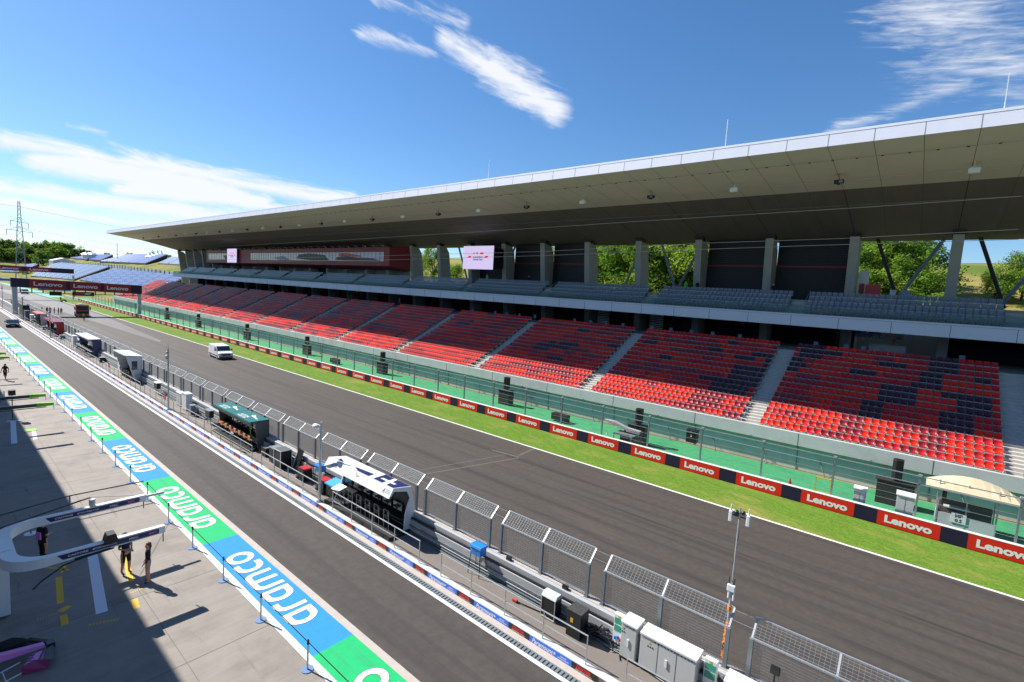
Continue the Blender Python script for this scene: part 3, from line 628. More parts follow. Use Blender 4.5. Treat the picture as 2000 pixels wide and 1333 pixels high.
# one seat of each colour, with its parts, then copies
def seat_proto(cm):
    e = empty('stadium_seat', (0, 0, 0)); g = SG[0]
    sh = MB(); bk = MB(); ba = MB()
    nb = 12+12+4
    for i, (f, mm) in enumerate(zip(g.f, g.m)):
        vs = [g.v[j] for j in f]
        if mm == 0: (bk if i < 28 else sh).add(vs, [tuple(range(len(f)))], cm)
        else: ba.add(vs, [tuple(range(len(f)))], BARW if mm == 1 else STEELB)
    bk.build('backrest', e); sh.build('seat', e); ba.build('frame', e); return e
protos = {}
CN = ['bright red', 'crimson', 'maroon', 'dark plum']
for s in near:
    z, px, py, si, r, c, y = s; k = seat_col(r, y)
    blk = {1: 'at the right end of the stand', 2: 'of the block left of the rightmost full stairs', 0: 'right of the rightmost stairs'}.get(si, 'of a far block')
    lab = f'{CN[k]} seat, {nth(30-c)} from the right stairs, {nth(r+1)} row from the front'
    if si == 0: lab = f'{CN[k]} seat right of the rightmost stairs, {nth(c+1)} in {nth(r+1)} row'
    if si == 2: lab = f'{CN[k]} seat left of the second stairs, {nth(30-c)} in, {nth(r+1)} row up'
    if k not in protos:
        e = seat_proto(SEATM[k]); protos[k] = e; e.location = (RX[r], y, rz[r]); tag(e, lab, 'seat', 'red and plum seats of the lower tier')
    else: dup(protos[k], loc=(RX[r], y, rz[r]), label=lab)
def mass(name, items, mats, label, cat, extra_mat=BARW, zs=1.):
    """many like things too numerous to single out: one mesh; items = (x, y, z, slot, lod)"""
    V = []; F = []; MI = []; base = 0
    for x, y, z, k, lod in items:
        g = SG[lod]; V += [(v[0]+x, v[1]+y, v[2]*zs+z) for v in g.v]; F += [tuple(i+base for i in f) for f in g.f]
        MI += [k if mm == 0 else len(mats)+mm-1 for mm in g.m]; base += len(g.v)
    me = bpy.data.meshes.new(name); me.from_pydata(V, [], F)
    for mm in mats+[extra_mat, STEELB]: me.materials.append(mm)
    me.polygons.foreach_set('material_index', MI); me.update()
    o = bpy.data.objects.new(name, me); COL.objects.link(o); return tag(o, label, cat, kind='stuff')
mass('stadium_seats', [(RX[s[4]], s[6], rz[s[4]], seat_col(s[4], s[6]), 0 if s[0] < 75 else 1) for s in allseats if (s[3], s[4], s[5]) not in nearset], SEATM, 'red, maroon and plum seats filling the rest of the lower tier', 'seats')
it = []
for si in range(len(stairs)-1):
    a = stairs[si]+.8; b = stairs[si+1]-.8
    for r in range(4):
        for c in range(30):
            y = b-(c+.5)*(b-a)/30
            if y < 199: it.append((UX[r], y, uz[r], 0, 0 if y < 60 else 1))
mass('upper_tier_seats', it, [S_G], 'grey seats in four rows along the upper tier', 'seats', STEEL, 1.22)
# grey folding seats standing along the concourse behind the last row
for i, (px, y) in enumerate([(0, y) for y in (-2.6, 1.6, 3.1, 4.6, 6.0, 8.6, 16, 19, 21.5, 24, 26.5, 30.5, 33, 35.4, 38, 45, 48, 50.5, 53, 58)]):
    if i == 0:
        gc = empty('concourse_chair', (58.9, y, 8.6), 'pale grey chair back showing above last red row, rightmost one', 'chair', 'grey chairs along the concourse rail')
        MB().box(.15, .2, -.2, .2, .42, .92, S_G).build('backrest', gc); MB().box(-.2, .15, -.2, .2, .4, .44, S_G).build('seat', gc); MB().bar((0, 0, 0), (0, 0, .4), .05, STEELD).build('leg', gc)
    else: dup(gc, loc=(58.9, y, 8.6), label=f'pale grey chair showing above last red row, {nth(i+1)} from the right')
# ---------------------------------------------------------------- pit wall with its fence, railings and boards
pw = empty('pit_wall', (15.8, 50, 0), 'long grey painted pit wall with pale top between walkway and track', 'wall'); PO = (15.8, 50, 0)
MB(PO).box(15.5, 16.3, -20, 260, 0, .9, WALLP).box(15.68, 16.24, -20, 260, .9, 1.16, WALLP).build('base', pw)
MB(PO).box(15.86, 16.22, -20, 260, 1.16, 1.185, CREAM).build('top', pw)
m = MB(PO)
for z, x in ((.95, 15.62), (.97, 15.57), (.62, 15.46), (.34, 15.42), (.30, 15.3)): m.bar((x, -20, z), (x, 260, z), .05, BLACK if z > .9 else STEELD)
m.bar((15.47, -20, .45), (15.47, 260, .45), .03, WPL); m.build('cable', pw)
m = MB(PO)
for i in range(26): m.box(15.485, 15.5, 10.2+i*8-.18, 10.2+i*8+.18, .45, .72, GPL)
m.build('access_plate', pw)
def fence_unit(y0):
    e = empty('debris_fence', (16.0, y0, 1.18)); o = (16.0, y0, 1.18); z1 = 2.5
    for a in (0, 2.2, 4.4):
        MB(o).box(15.93, 16.05, y0+a-.06, y0+a+.06, 1.12, z1, STEELD).box(15.9, 16.08, y0+a-.09, y0+a+.09, 1.1, 1.2, STEELD).build('post', e)
        MB(o).bar((16.0, y0+a, z1-.05), (16.5, y0+a, z1+.42), .055, STEEL).build('arm', e)
    m = MB(o); m.bar((16.0, y0, 1.3), (16.0, y0+4.4, 1.3), .045, STEEL).bar((16.0, y0, z1), (16.0, y0+4.4, z1), .05, STEEL).bar((16.5, y0, z1+.42), (16.5, y0+4.4, z1+.42), .05, STEEL); m.build('rail', e)
    m = MB(o)
    for i in range(34): m.bar((16.0, y0+.13*i+.06, 1.3), (16.0, y0+.13*i+.06, z1), .005, STEELD)
    for i in range(12): m.bar((16.0, y0, 1.37+.095*i), (16.0, y0+4.4, 1.37+.095*i), .008, STEELD)
    m.build('mesh_panel', e); m = MB(o)
    for i in range(34): m.bar((16.0, y0+.13*i+.06, z1), (16.5, y0+.13*i+.06, z1+.42), .006, STEELD)
    for i in range(1, 7): m.bar((16.0+i*.0714, y0, z1+i*.06), (16.0+i*.0714, y0+4.4, z1+i*.06), .008, STEEL)
    m.build('mesh_canopy', e)
    MB(o).bar((16.45, y0+4.4, z1+.38), (16.45, y0+5.08, z1+.38), .012, STEEL).bar((16.2, y0+4.4, z1+.18), (16.2, y0+5.08, z1+.18), .012, STEEL).build('cable', e)
    return tag(e, 'grey mesh fence section nearest the lower right corner', 'fence', 'mesh fence sections on the pit wall')
fu = None
for k in range(-1, 38):
    y = 3.75+5.08*(k-1)
    if fu is None: fu = fence_unit(y)
    else: dup(fu, loc=(16.0, y, 1.18), label=f'grey mesh fence section on the pit wall, {nth(k+2)} from the lower right')
def rail_unit(y0):
    e = empty('railing', (13.97, y0, .28)); o = e.location.copy(); 
    for i in range(5): MB(o).bar((13.97, y0+1.81*i, .27), (13.97, y0+1.81*i, 1.3), .045, STEEL, n=6).build('post', e)
    MB(o).bar((13.97, y0-.02, 1.3), (13.97, y0+7.26, 1.3), .05, STEEL, n=6).build('handrail', e)
    MB(o).bar((13.97, y0, .82), (13.97, y0+7.24, .82), .035, STEEL, n=6).build('knee_rail', e)
    return tag(e, 'steel walkway railing nearest the bottom edge of the photo', 'railing', 'steel railings along the pit walkway')
ru = None
for k in range(-1, 24):
    y = 7.54+8.69*(k-1)
    if ru is None: ru = rail_unit(y)
    else: dup(ru, loc=(13.97, y, .28), label=f'steel walkway railing, {nth(k+2)} from the bottom edge of the photo')
bb = [None, None]
for k in range(60):
    n = k-2; yb = 12.6+2.81*n
    for j in (0, 1):
        if bb[j] is None:
            y = yb+(0 if j == 0 else 1.0); wd = 1.0 if j == 0 else 1.81; e = empty('pit_lane_board', (13.8, y, .03)); o = e.location.copy()
            MB(o).box(13.795, 13.812, y, y+wd, .035, .262, BLKB if j == 0 else BLUEB).build('panel', e)
            m = MB(o); X = 13.792
            if j == 0: word(m, 'DEXTER', (X, y+.52, .17), (0, -1, 0), (0, 0, 1), .135, REDL, width=.56, bold=.045); word(m, 'RESURRECTION', (X, y+.52, .072), (0, -1, 0), (0, 0, 1), .035, WLET, width=.62, bold=.02)
            else:
                word(m, 'Paramount+', (X, y+1.17, .145), (0, -1, 0), (0, 0, 1), .18, WLET, width=1.05, bold=.022, shear=.3)
                word(m, 'NOW', (X, y+.33, .175), (0, -1, 0), (0, 0, 1), .055, WLET, width=.26, bold=.04); word(m, 'STREAMING', (X, y+.33, .10), (0, -1, 0), (0, 0, 1), .045, WLET, width=.46, bold=.03)
            m.build('lettering', e); bb[j] = e
            tag(e, ('low black board with red letters' if j == 0 else 'low blue board with white script')+' nearest the bottom edge', 'board', 'low boards along the walkway edge')
        else: dup(bb[j], loc=(13.8, yb+(0 if j == 0 else 1.0), .03), label=('low black board with red letters' if j == 0 else 'low blue board with white script')+f', {nth(k+1)} from the bottom edge')

# ---------------------------------------------------------------- verge boards and catch fence
m = MB(); bw = tag(MB().box(37.0, 37.32, -60, 262, 0, .89, CONC).build('barrier_wall'), 'low concrete barrier wall behind the red boards', 'wall')
lb = None; idx = 0
for k in range(-2, 58):
    y = -2.95+4.07*k; idx += 1
    if lb is None:
        e = empty('advertising_board', (36.9, y, 0)); o = e.location.copy()
        MB(o).box(36.88, 36.96, y+1.15, y+4.07, .02, .9, RED).build('red_panel', e); MB(o).box(36.875, 36.955, y, y+1.15, .02, .9, NAVYB).build('dark_panel', e)
        MB(o).box(36.87, 37.0, y, y+4.07, .9, .93, WHITE).build('cap', e)
        word(MB(o), 'Lenovo', (36.872, y+2.6, .46), (0, -1, 0), (0, 0, 1), .47, WLET, width=2.2, bold=.045).build('lettering', e); lb = e
        tag(e, 'red board with white lettering and dark end, nearest the lower right corner', 'advertising board', 'red boards along the grass verge')
    else: dup(lb, loc=(36.9, y, 0), label=f'red board with white lettering beside the verge, {nth(idx)} from the right')
def catch_bay(y0):
    e = empty('catch_fence', (37.4, y0, .9)); o = e.location.copy()
    MB(o).box(37.34, 37.46, y0-.05, y0+.05, 0, 3.36, STEELD).box(37.3, 37.5, y0-.09, y0+.09, 3.3, 3.42, STEEL).build('post', e)
    m = MB(o); m.bar((37.36, y0, 3.33), (37.36, y0+4.22, 3.33), .05, STEEL); m.bar((37.36, y0, 2.85), (37.36, y0+4.22, 2.85), .04, STEEL); m.build('rail', e)
    m = MB(o)
    for z in (1.15, 1.55, 1.95, 2.4): m.bar((37.36, y0, z), (37.36, y0+4.22, z), .015, STEEL)
    m.build('cable', e)
    MB(o).add([(37.38, y0, .9), (37.38, y0+4.22, .9), (37.38, y0+4.22, 3.33), (37.38, y0, 3.33)], [(0, 1, 2, 3)], NET).build('netting', e)
    return tag(e, 'tall steel catch fence bay nearest the right edge', 'fence', 'catch fence bays behind the red boards')
cf = None
for k in range(54):
    y = -9.05+4.22*k
    if cf is None: cf = catch_bay(y)
    else: dup(cf, loc=(37.4, y, .9), label=f'tall steel catch fence bay, {nth(k+1)} from the right edge')

# things on the green run-off
def thing(name, loc, lab, cat, group=None, rz=0): return empty(name, loc, lab, cat, group, rz)
def speaker_stack(y, x, lab, w_=1.5, tall=True, n=0):
    e = thing('speaker_stack', (x, y, 0), lab, 'loudspeaker', 'black loudspeaker stacks below the stand')
    MB().box(-.4, .4, -w_/2, w_/2, 0, 1.6, BLACK).box(-.42, -.4, -w_/2+.06, w_/2-.06, .08, .75, RUBB).box(-.42, -.4, -w_/2+.06, w_/2-.06, .85, 1.52, RUBB).build('lower_cabinet', e, bevel=.02)
    MB().box(-.1, .1, -.12, .12, 1.6, 1.8, STEELB).build('bracket', e)
    MB().prism([(-.28, -.28), (.28, -.28), (.34, .1), (.2, .3), (-.2, .3), (-.34, .1)], 1.8, 3.1, BLACK, axis='z').build('upper_cabinet', e, bevel=.02)
    MB().box(-.5, .5, -w_/2-.1, w_/2+.1, 1.62, 1.66, RUBB).build('cover', e); return e
for i, (y, x) in enumerate(((.5, 41.6), (18.6, 40.5), (35.5, 42.2), (58.6, 42), (80, 42), (104, 42), (131, 42), (154, 42))):
    speaker_stack(y, x, ['black loudspeaker stack beside the domed shelter', 'black loudspeaker stack behind the covered camera', 'black loudspeaker stack, third from the right', 'black loudspeaker stack, fourth from the right', 'black loudspeaker stack, fifth from the right', 'black loudspeaker stack, sixth from the right', 'black loudspeaker stack, seventh from the right', 'farthest black loudspeaker stack'][i], 2.0 if i == 0 else 1.6)
for i, (y, x) in enumerate(((27.2, 41.0), (69.4, 41.0))):
    e = thing('monitor_case', (x, y, 0), ['low black flight case pair lying on the green run-off', 'far low black flight case on the green run-off'][i], 'case', 'black cases on the run-off')
    MB().box(-.4, .4, -.9, .1, 0, .75, BLACK).box(-.35, .35, .1, .9, .15, .8, BLACK).build('body', e, bevel=.02); MB().bar((0, .0, .3), (0, .0, .8), .06, STEELD).build('latch', e)
e = thing('hanging_speaker', (37.8, 12.9, 0), 'black square speaker hung on the catch fence', 'loudspeaker'); MB().box(-.25, .25, -.4, .4, 2.0, 3.0, BLACK).build('cabinet', e, bevel=.03); MB().box(-.26, -.25, -.05, .05, 2.45, 2.65, WPL).build('badge', e); MB().bar((-.4, 0, 2.9), (0, 0, 2.9), .06, STEELD).build('bracket', e)
# covered camera on its platform behind the boards
e = thing('covered_camera', (38.6, 18.9, 0), 'television camera wrapped in grey rain cover on a platform', 'camera')
MB().box(-.9, .6, -1.1, .7, 1.15, 1.22, STEELD).build('platform', e)
for px_, py_ in ((-.8, -1), (.5, -1), (-.8, .6), (.5, .6)): MB().bar((px_, py_, 0), (px_, py_, 1.2), .06, STEEL).build('leg', e)
MB().prism([(-1.5, 1.5), (-.3, 1.45), (1.2, 1.75), (1.9, 1.9), (1.95, 2.0), (1.0, 1.98), (-.2, 1.7), (-1.4, 1.62)], -.2, .25, mat('grey rain cover', (.33, .33, .32), .8, var=.3, vscale=5), axis='x').build('camera_body', e, smooth=False)
MB().bar((0, 0, 1.2), (0, 0, 1.6), .18, BLACK, n=8).bar((-.3, -.3, .1), (0, 0, 1.2), .07, BLACK).bar((.3, .3, .1), (0, 0, 1.2), .07, BLACK).bar((-.2, .4, .1), (0, 0, 1.2), .07, BLACK).build('tripod', e)
m = MB()
for i in range(7): m.bar((-.7, 1.2+.05*i, 1.0+.03*i), (-.6, 1.5-.04*i, .8+.05*i), .06, WPL, n=6)
m.build('cable_coil', e)
MB().box(-.45, .45, -.7, .2, .1, 1.1, BLACK).build('equipment_case', e)
# marshal shelter with domed roof
e = thing('marshal_shelter', (39.9, -2.9, 0), 'marshal shelter with domed cream roof and MP 0.5 sign', 'shelter')
m = MB(); n = 10; vs = []
for i in range(n+1):
    a = (i/n-.5)*2; z = 2.75+.62*(1-a*a)
    for x, zz in ((-1.0, 2.62), (.1, z), (1.1, 2.55)): vs.append((x, a*2.05-.1, zz-.08))
m.add(vs, [(3*i+q, 3*i+q+1, 3*i+q+4, 3*i+q+3) for i in range(n) for q in (0, 1)], mat('cream shelter roof', (.60, .50, .33), .7, var=.08, vscale=2)); m.add([(v[0], v[1], v[2]-.1) for v in vs], [(3*i+q, 3*i+q+3, 3*i+q+4, 3*i+q+1) for i in range(n) for q in (0, 1)], CREAM)
fr = [v for v in vs if v[0] < 0]; m.add(fr+[(v[0], v[1], v[2]-.12) for v in fr], [(i, n+1+i, n+2+i, i+1) for i in range(n)], CREAM); m.build('roof', e)
for px_, py_ in ((-.6, 1.3), (.7, 1.3), (-.6, -1.3), (.7, -1.3), (-.6, 0)): MB().bar((px_, py_, 0), (px_, py_, 2.95), .07, STEEL).build('post', e)
MB().box(-.62, -.58, -1.3, 1.3, .1, 1.0, GPL).box(-.6, .7, 1.27, 1.3, .1, 1.0, GPL).build('front_panel', e)
MB().box(.3, .9, -1.2, 1.2, .1, 1.5, mat('brown desk', (.12, .10, .09), .7)).box(-.3, .9, -.2, 1.0, 1.25, 1.32, GPL).box(.1, .5, .9, 1.1, 1.3, 2.2, BLACK).build('desk', e)
m = MB(); m.box(-.66, -.63, -.05, .62, .55, 1.15, WPL); sg = m.build('sign', e)
word(MB(), 'MP', (-.665, .28, 1.0), (0, -1, 0), (0, 0, 1), .2, STEELB, bold=.03).build('lettering', sg); m = MB(); word(m, '0.5', (-.665, .28, .72), (0, -1, 0), (0, 0, 1), .2, STEELB, bold=.03); m.build('lettering', sg)
for i, (x, y, w_, h_) in enumerate(((38.2, 2.15, .62, 1.5), (38.35, -.1, .85, 1.75))):
    e = thing('service_cabinet', (x, y, 0), ['narrow pale grey cabinet right of the yellow frame', 'wide pale grey cabinet left of the domed shelter'][i], 'cabinet', 'pale cabinets on the run-off')
    MB().box(-.3, .3, -w_/2, w_/2, 0, h_, GPL).build('body', e, bevel=.01); MB().prism([(-.36, h_), (.36, h_), (.3, h_+.14), (-.3, h_+.14)], -w_/2-.05, w_/2+.05, WPL).build('lid', e); MB().box(-.31, -.3, -.005, .005, .1, h_-.1, SEAM).build('door_gap', e)
e = thing('yellow_frame', (39.3, 4.3, 0), 'yellow rectangular tube frame standing on the run-off', 'frame')
MB().bar((0, -.45, 0), (0, -.45, 1.25), .07, YEL).bar((0, .45, 0), (0, .45, 1.25), .07, YEL).build('upright', e); MB().bar((0, -.48, 1.25), (0, .48, 1.25), .07, YEL).bar((0, -.45, .3), (0, .45, .3), .06, YEL).build('crossbar', e)
def cone_(x, y, lab):
    e = thing('traffic_cone', (x, y, 0), lab, 'traffic cone', 'small cones on the run-off'); MB().cone((0, 0), .13, .03, .03, .5, REDP).build('body', e); MB().box(-.17, .17, -.17, .17, 0, .03, RUBB).build('base', e); MB().cone((0, 0), .092, .065, .2, .33, WPL).build('band', e)
cone_(40.0, 6.4, 'small red cone left of the yellow frame'); cone_(38.8, 16.3, 'small red cone near the covered camera')

# ---------------------------------------------------------------- start gantry
e = thing('start_gantry', (27, 167, 0), 'start gantry spanning the track with three red lettered panels', 'gantry'); o = (27, 167, 0)
MB(o).box(14.2, 15.1, 166.6, 167.4, 0, 7.0, GPL).build('post', e); MB(o).box(38.6, 39.4, 166.6, 167.4, 0, 6.6, GPL).build('post', e)
def gz(x): return 8.85-(x-14)*.022
def gp(m, x0, x1, mt, dy=0, t=0, b=0): m.prism([(x0, gz(x0)-2.15+b), (x1, gz(x1)-2.35+b), (x1, gz(x1)-t), (x0, gz(x0)-t)], 166.3-dy, 167.7, mt)
m = MB(o); gp(m, 14.0, 39.5, NAVYB); m.build('beam', e)
m = MB(o); L_ = MB(o)
for x0, x1 in ((17.2, 23.8), (24.6, 30.6), (31.3, 37.0)):
    gp(m, x0, x1, mat('gantry red', (.40, .012, .012), .5), .02, .06, .06); word(L_, 'Lenovo', ((x0+x1)/2, 166.265, gz((x0+x1)/2)-1.1), (1, 0, -.022), (0, 0, 1), 1.0, WLET, width=(x1-x0)*.8, bold=.03)
m.build('red_panel', e); L_.build('lettering', e)
m = MB(o)
for i in range(12): m.box(15.5+2*i, 15.7+2*i, 166.8, 167, 5.4, 6.6, STEELB)
m.box(15, 38.8, 166.8, 167, 5.35, 5.5, STEELB); m.build('lamp_rail', e)
MB(o).box(20.7, 23, 166.5, 166.7, 4.9, 5.9, BLACK).box(25.0, 29.3, 166.5, 166.7, 5.0, 6.0, BLACK).build('signal_panel', e)
m = MB(o); m.add([(25.4, 166.48, 5.35), (27.0, 166.48, 5.35), (27.4, 166.48, 5.75), (25.8, 166.48, 5.75)], [(0, 1, 2, 3)], RED); m.add([(27.2, 166.48, 5.35), (28.4, 166.48, 5.35), (28.8, 166.48, 5.75), (27.6, 166.48, 5.75)], [(0, 1, 2, 3)], WPL); m.build('emblem', e)
e = thing('far_gantry', (25, 245, 0), 'second gantry with red lettered panels behind the start gantry', 'gantry'); o = (25, 245, 0)
MB(o).box(14.2, 15, 244.6, 245.4, 0, 9, GPL).box(36.8, 37.4, 244.6, 245.4, 0, 9, GPL).build('post', e); MB(o).box(12, 37.3, 244.5, 245.5, 9.6, 11.3, NAVYB).build('beam', e)
m = MB(o); L_ = MB(o)
for x0, x1 in ((17, 23.5), (24.6, 31)): m.box(x0, x1, 244.47, 244.5, 9.7, 11.2, _M['gantry red']); word(L_, 'Lenovo', ((x0+x1)/2, 244.44, 10.45), (1, 0, 0), (0, 0, 1), .85, WLET, width=4.8, bold=.03)
m.build('red_panel', e); L_.build('lettering', e)
MB(o).box(14.2, 15, 244.6, 245.4, 9, 9.6, GPL).build('bracket', e)

# ---------------------------------------------------------------- pit wall stands
def stool(e, x, y, seatm, high=True, o=(0, 0, 0)):
    m = MB(o); m.cone((x, y), .2, .2, .92, .97, BLACK, n=10).bar((x, y, .28), (x, y, .92), .06, STEELB, n=6).cone((x, y), .2, .15, .26, .3, STEELB)
    m.build('stool_base', e); m = MB(o); m.prism([(-.2, .97), (.2, .97), (.2, 1.02), (-.2, 1.02)], y-.19, y+.19, seatm, M=Matrix.Translation((x, 0, 0))).box(x-.22, x-.18, y-.18, y+.18, 1.02, 1.3, seatm); m.build('stool_seat', e)
# white and navy stand
o = (15, 21.7, 0)
e = thing('pit_wall_stand', o, 'white and navy open pit wall stand with black interior and six stools', 'pit stand')
MB(o).box(14.15, 15.5, 18.7, 24.7, .27, .42, mat('black rubber deck', (.03, .03, .032), .8)).build('deck', e)
end_ = [(14.2, 2.45), (14.38, 2.80), (15.45, 2.62), (15.72, 1.7), (15.80, .28), (15.12, .28), (15.18, 1.25), (15.42, 2.05), (15.25, 2.42), (14.42, 2.62), (14.28, 2.40)]
def tri_fan(m, prof, y0, y1, mt):   # concave section, capped in pieces
    n = len(prof); m.add([(x, y0, z) for x, z in prof]+[(x, y1, z) for x, z in prof], [(i, (i+1) % n, n+(i+1) % n, n+i) for i in range(n)], mt)
    for quad in ((0, 1, 9, 10), (1, 2, 8, 9), (2, 3, 7, 8), (3, 4, 6, 7), (4, 5, 6)):
        for y in (y0, y1): m.add([(prof[q][0], y, prof[q][1]) for q in quad], [tuple(range(len(quad)))], mt)
for y in (18.82, 24.62): tri_fan(m := MB(o), end_, y, y+.07, WPL); m.build('end_panel', e)
MB(o).prism([(15.5, .5), (15.7, 1.7), (15.43, 2.55), (15.38, 2.5), (15.3, 2.1), (15.42, .5)], 18.9, 24.62, BLACK).build('back_wall', e)
rf = MB(o).add([(14.38, 18.8, 2.81), (15.47, 18.8, 2.63), (15.47, 24.72, 2.63), (14.38, 24.72, 2.81), (14.38, 18.8, 2.77), (15.47, 18.8, 2.59), (15.47, 24.72, 2.59), (14.38, 24.72, 2.77)], [(0, 1, 2, 3), (4, 7, 6, 5), (0, 4, 5, 1), (2, 6, 7, 3), (1, 5, 6, 2)], WPL).build('roof', e)
m = MB(o)
def onroof(pts, mt, dz=.004): m.add([(x, y, 2.81-(x-14.38)*.165+dz) for x, y in pts], [tuple(range(len(pts)))], mt)
onroof([(14.4, 18.85), (15.45, 18.85), (15.45, 19.9), (14.4, 19.4)], NAVY); onroof([(14.4, 19.75), (15.45, 20.15), (15.45, 20.9), (14.4, 20.5)], NAVY); onroof([(14.4, 20.9), (14.9, 21.1), (14.7, 22.6), (14.4, 21.9)], NAVY); onroof([(14.5, 24.0), (14.9, 24.3), (14.8, 24.0), (14.6, 23.5)], NAVY)
onroof([(14.75, 19.3), (14.95, 19.3), (14.95, 20.4), (14.75, 20.4)], WPL, .008)
m.build('roof_mark', rf)
cn = MB(o).add([(14.38, 18.8, 2.80), (14.38, 24.72, 2.80), (14.12, 24.72, 2.36), (14.12, 18.8, 2.36), (14.42, 18.8, 2.78), (14.42, 24.72, 2.78), (14.16, 24.72, 2.34), (14.16, 18.8, 2.34)], [(0, 1, 2, 3), (4, 7, 6, 5), (3, 2, 6, 7), (0, 3, 7, 4), (1, 5, 6, 2)], WPL).build('canopy', e)
m = MB(o); dn = Vector((-.26, 0, -.44)).normalized(); nv = Vector((-.44, 0, .26)).normalized()*.006
for y in (19.4, 24.1): word(m, 'A', Vector((14.25, y, 2.58))+nv, (0, -1, 0), -dn, .26, BLACK, width=.2, shear=.3); word(m, 'arctos', Vector((14.25, y-.33, 2.58))+nv, (0, -1, 0), -dn, .1, STEELD, width=.4) if False else None
for y in (19.1, 23.8):
    for q in range(3): m.add([Vector((14.25, y+a, 2.58))+nv-dn*(.08-.07*q)+Vector((0, 0, 0)) if False else Vector((14.25, y+a, 2.58))+nv-dn*(b_-.07*q) for a, b_ in ((.15, .1), (-.22, .1), (-.22, .07), (.15, .07))], [(0, 1, 2, 3)], STEELD)
m.box(14.24, 14.26, 21.7, 21.73, 2.4, 2.8, SEAM); m.build('canopy_mark', cn)
MB(o).box(14.95, 15.4, 18.95, 24.6, .98, 1.04, BLACK).build('desk', e)
m = MB(o)
for i in range(6): m.box(15.25, 15.3, 19.2+.9*i, 19.9+.9*i, 1.2, 1.65, GLASS)
m.build('monitor', e)
m = MB(o); m.box(14.35, 14.6, 23.0, 23.5, 2.2, 2.23, mat('lamp glow', (.9, .9, .85), .4, emit=1.5)); m.build('lamp', e)
for i in range(6):
    y = 19.5+.8*i; m = MB(o); m.path([(14.55, y-.2, .42), (14.52, y-.2, 1.45), (14.52, y+.2, 1.45), (14.55, y+.2, .42)], .022, STEEL); m.path([(14.52, y-.12, 1.38), (14.52, y-.12, 1.15), (14.52, y+.12, 1.15)], .018, STEEL); m.build('stool_frame', e); MB(o).box(14.55, 14.85, y-.18, y+.18, 1.0, 1.06, BLACK).bar((14.7, y, .42), (14.7, y, 1.0), .06, STEELB).build('stool_seat', e)
# green stand
def box_stand(o, y0, y1, zt, roofm, endm, lab, roofs=2, seatm=TAN, xf=14.55, xb=15.85, slope=0., dark=TEALD, text_=None, n_st=8, mark=None):
    e = thing('pit_wall_stand', o, lab, 'pit stand')
    MB(o).box(14.5, 15.5, y0, y1, .27, .4, BLACK).build('deck', e)
    MB(o).prism([(xf+.55, .3), (xb, .3), (xb, zt-.06), (xf+.35, zt-.06)], y0, y0+.08, endm).build('end_panel', e); MB(o).prism([(xf+.55, .3), (xb, .3), (xb, zt-.06), (xf+.35, zt-.06)], y1-.08, y1, endm).build('end_panel', e)
    MB(o).box(xb-.3, xb, y0+.08, y1-.08, .3, zt-.05, BLACK).box(xb-.02, xb+.02, y0-.02, y1+.02, .3, zt-.02, dark).build('back_wall', e)
    MB(o).box(xf+.6, xb-.3, y0+.08, y1-.08, 1.0, 1.06, BLACK).build('desk', e)
    m = MB(o); k = int((y1-y0)/.85)
    for i in range(k): m.box(xb-.36, xb-.32, y0+.25+.85*i, y0+.95+.85*i, 1.2, 1.6, GLASS); m.box(xb-.36, xb-.32, y0+.25+.85*i, y0+.95+.85*i, 1.65, 2.0, GLASS)
    m.build('monitor', e); L_ = (y1-y0)/roofs
    for i in range(roofs):
        a = y0+L_*i; r = MB(o).add([(xf, a+.02, zt-slope), (xb, a+.02, zt), (xb, a+L_-.02, zt), (xf, a+L_-.02, zt-slope), (xf, a+.02, zt-.1-slope), (xb, a+.02, zt-.1), (xb, a+L_-.02, zt-.1), (xf, a+L_-.02, zt-.1-slope)], [(0, 1, 2, 3), (4, 7, 6, 5), (0, 4, 5, 1), (2, 6, 7, 3), (1, 5, 6, 2), (3, 7, 4, 0)], roofm).build('roof', e)
        if mark: m = MB(o); mark(m, a, L_, zt+.005); m.build('roof_mark', r)
    for i in range(n_st): stool(e, xf+.35, y0+.5+(y1-y0-1)*i/max(1, n_st-1), seatm, o=o)
    MB(o).box(xf, xf+.04, y0, y1, zt-.28-slope, zt-.1-slope, dark).build('front_trim', e); return e
def wings(m, a, L_, z):
    c = a+L_/2
    m.add([(15.55, c+.1, z), (15.35, c-.9, z), (15.45, c-.5, z), (15.6, c-.2, z)], [(0, 1, 2, 3)], WPL); m.add([(15.3, c-.1, z), (15.2, c-1.2, z), (15.3, c-1.25, z), (15.5, c+.2, z)], [(0, 1, 2, 3)], WPL)
    word(m, 'ASTON', (15.05, c+.35, z), (0, -1, 0), (1, 0, 0), .26, WPL, width=1.3, bold=.02); word(m, 'MARTIN', (14.78, c+.35, z), (0, -1, 0), (1, 0, 0), .2, WPL, width=1.3, bold=.02)
gstand = box_stand((15, 38.7, 0), 35.4, 42.2, 2.42, TEAL, mat('grey end panel', (.10, .11, .11), .5), 'dark green pit wall stand with two teal roof panels and tan stools', mark=wings)
m = MB((15, 38.7, 0)); m.path([(14.62, 35.6, 2.3), (14.7, 35.65, 1.5), (14.9, 35.5, 1.2), (15.1, 35.38, 1.1)], .03, LIME); m.build('lime_cable', gstand)
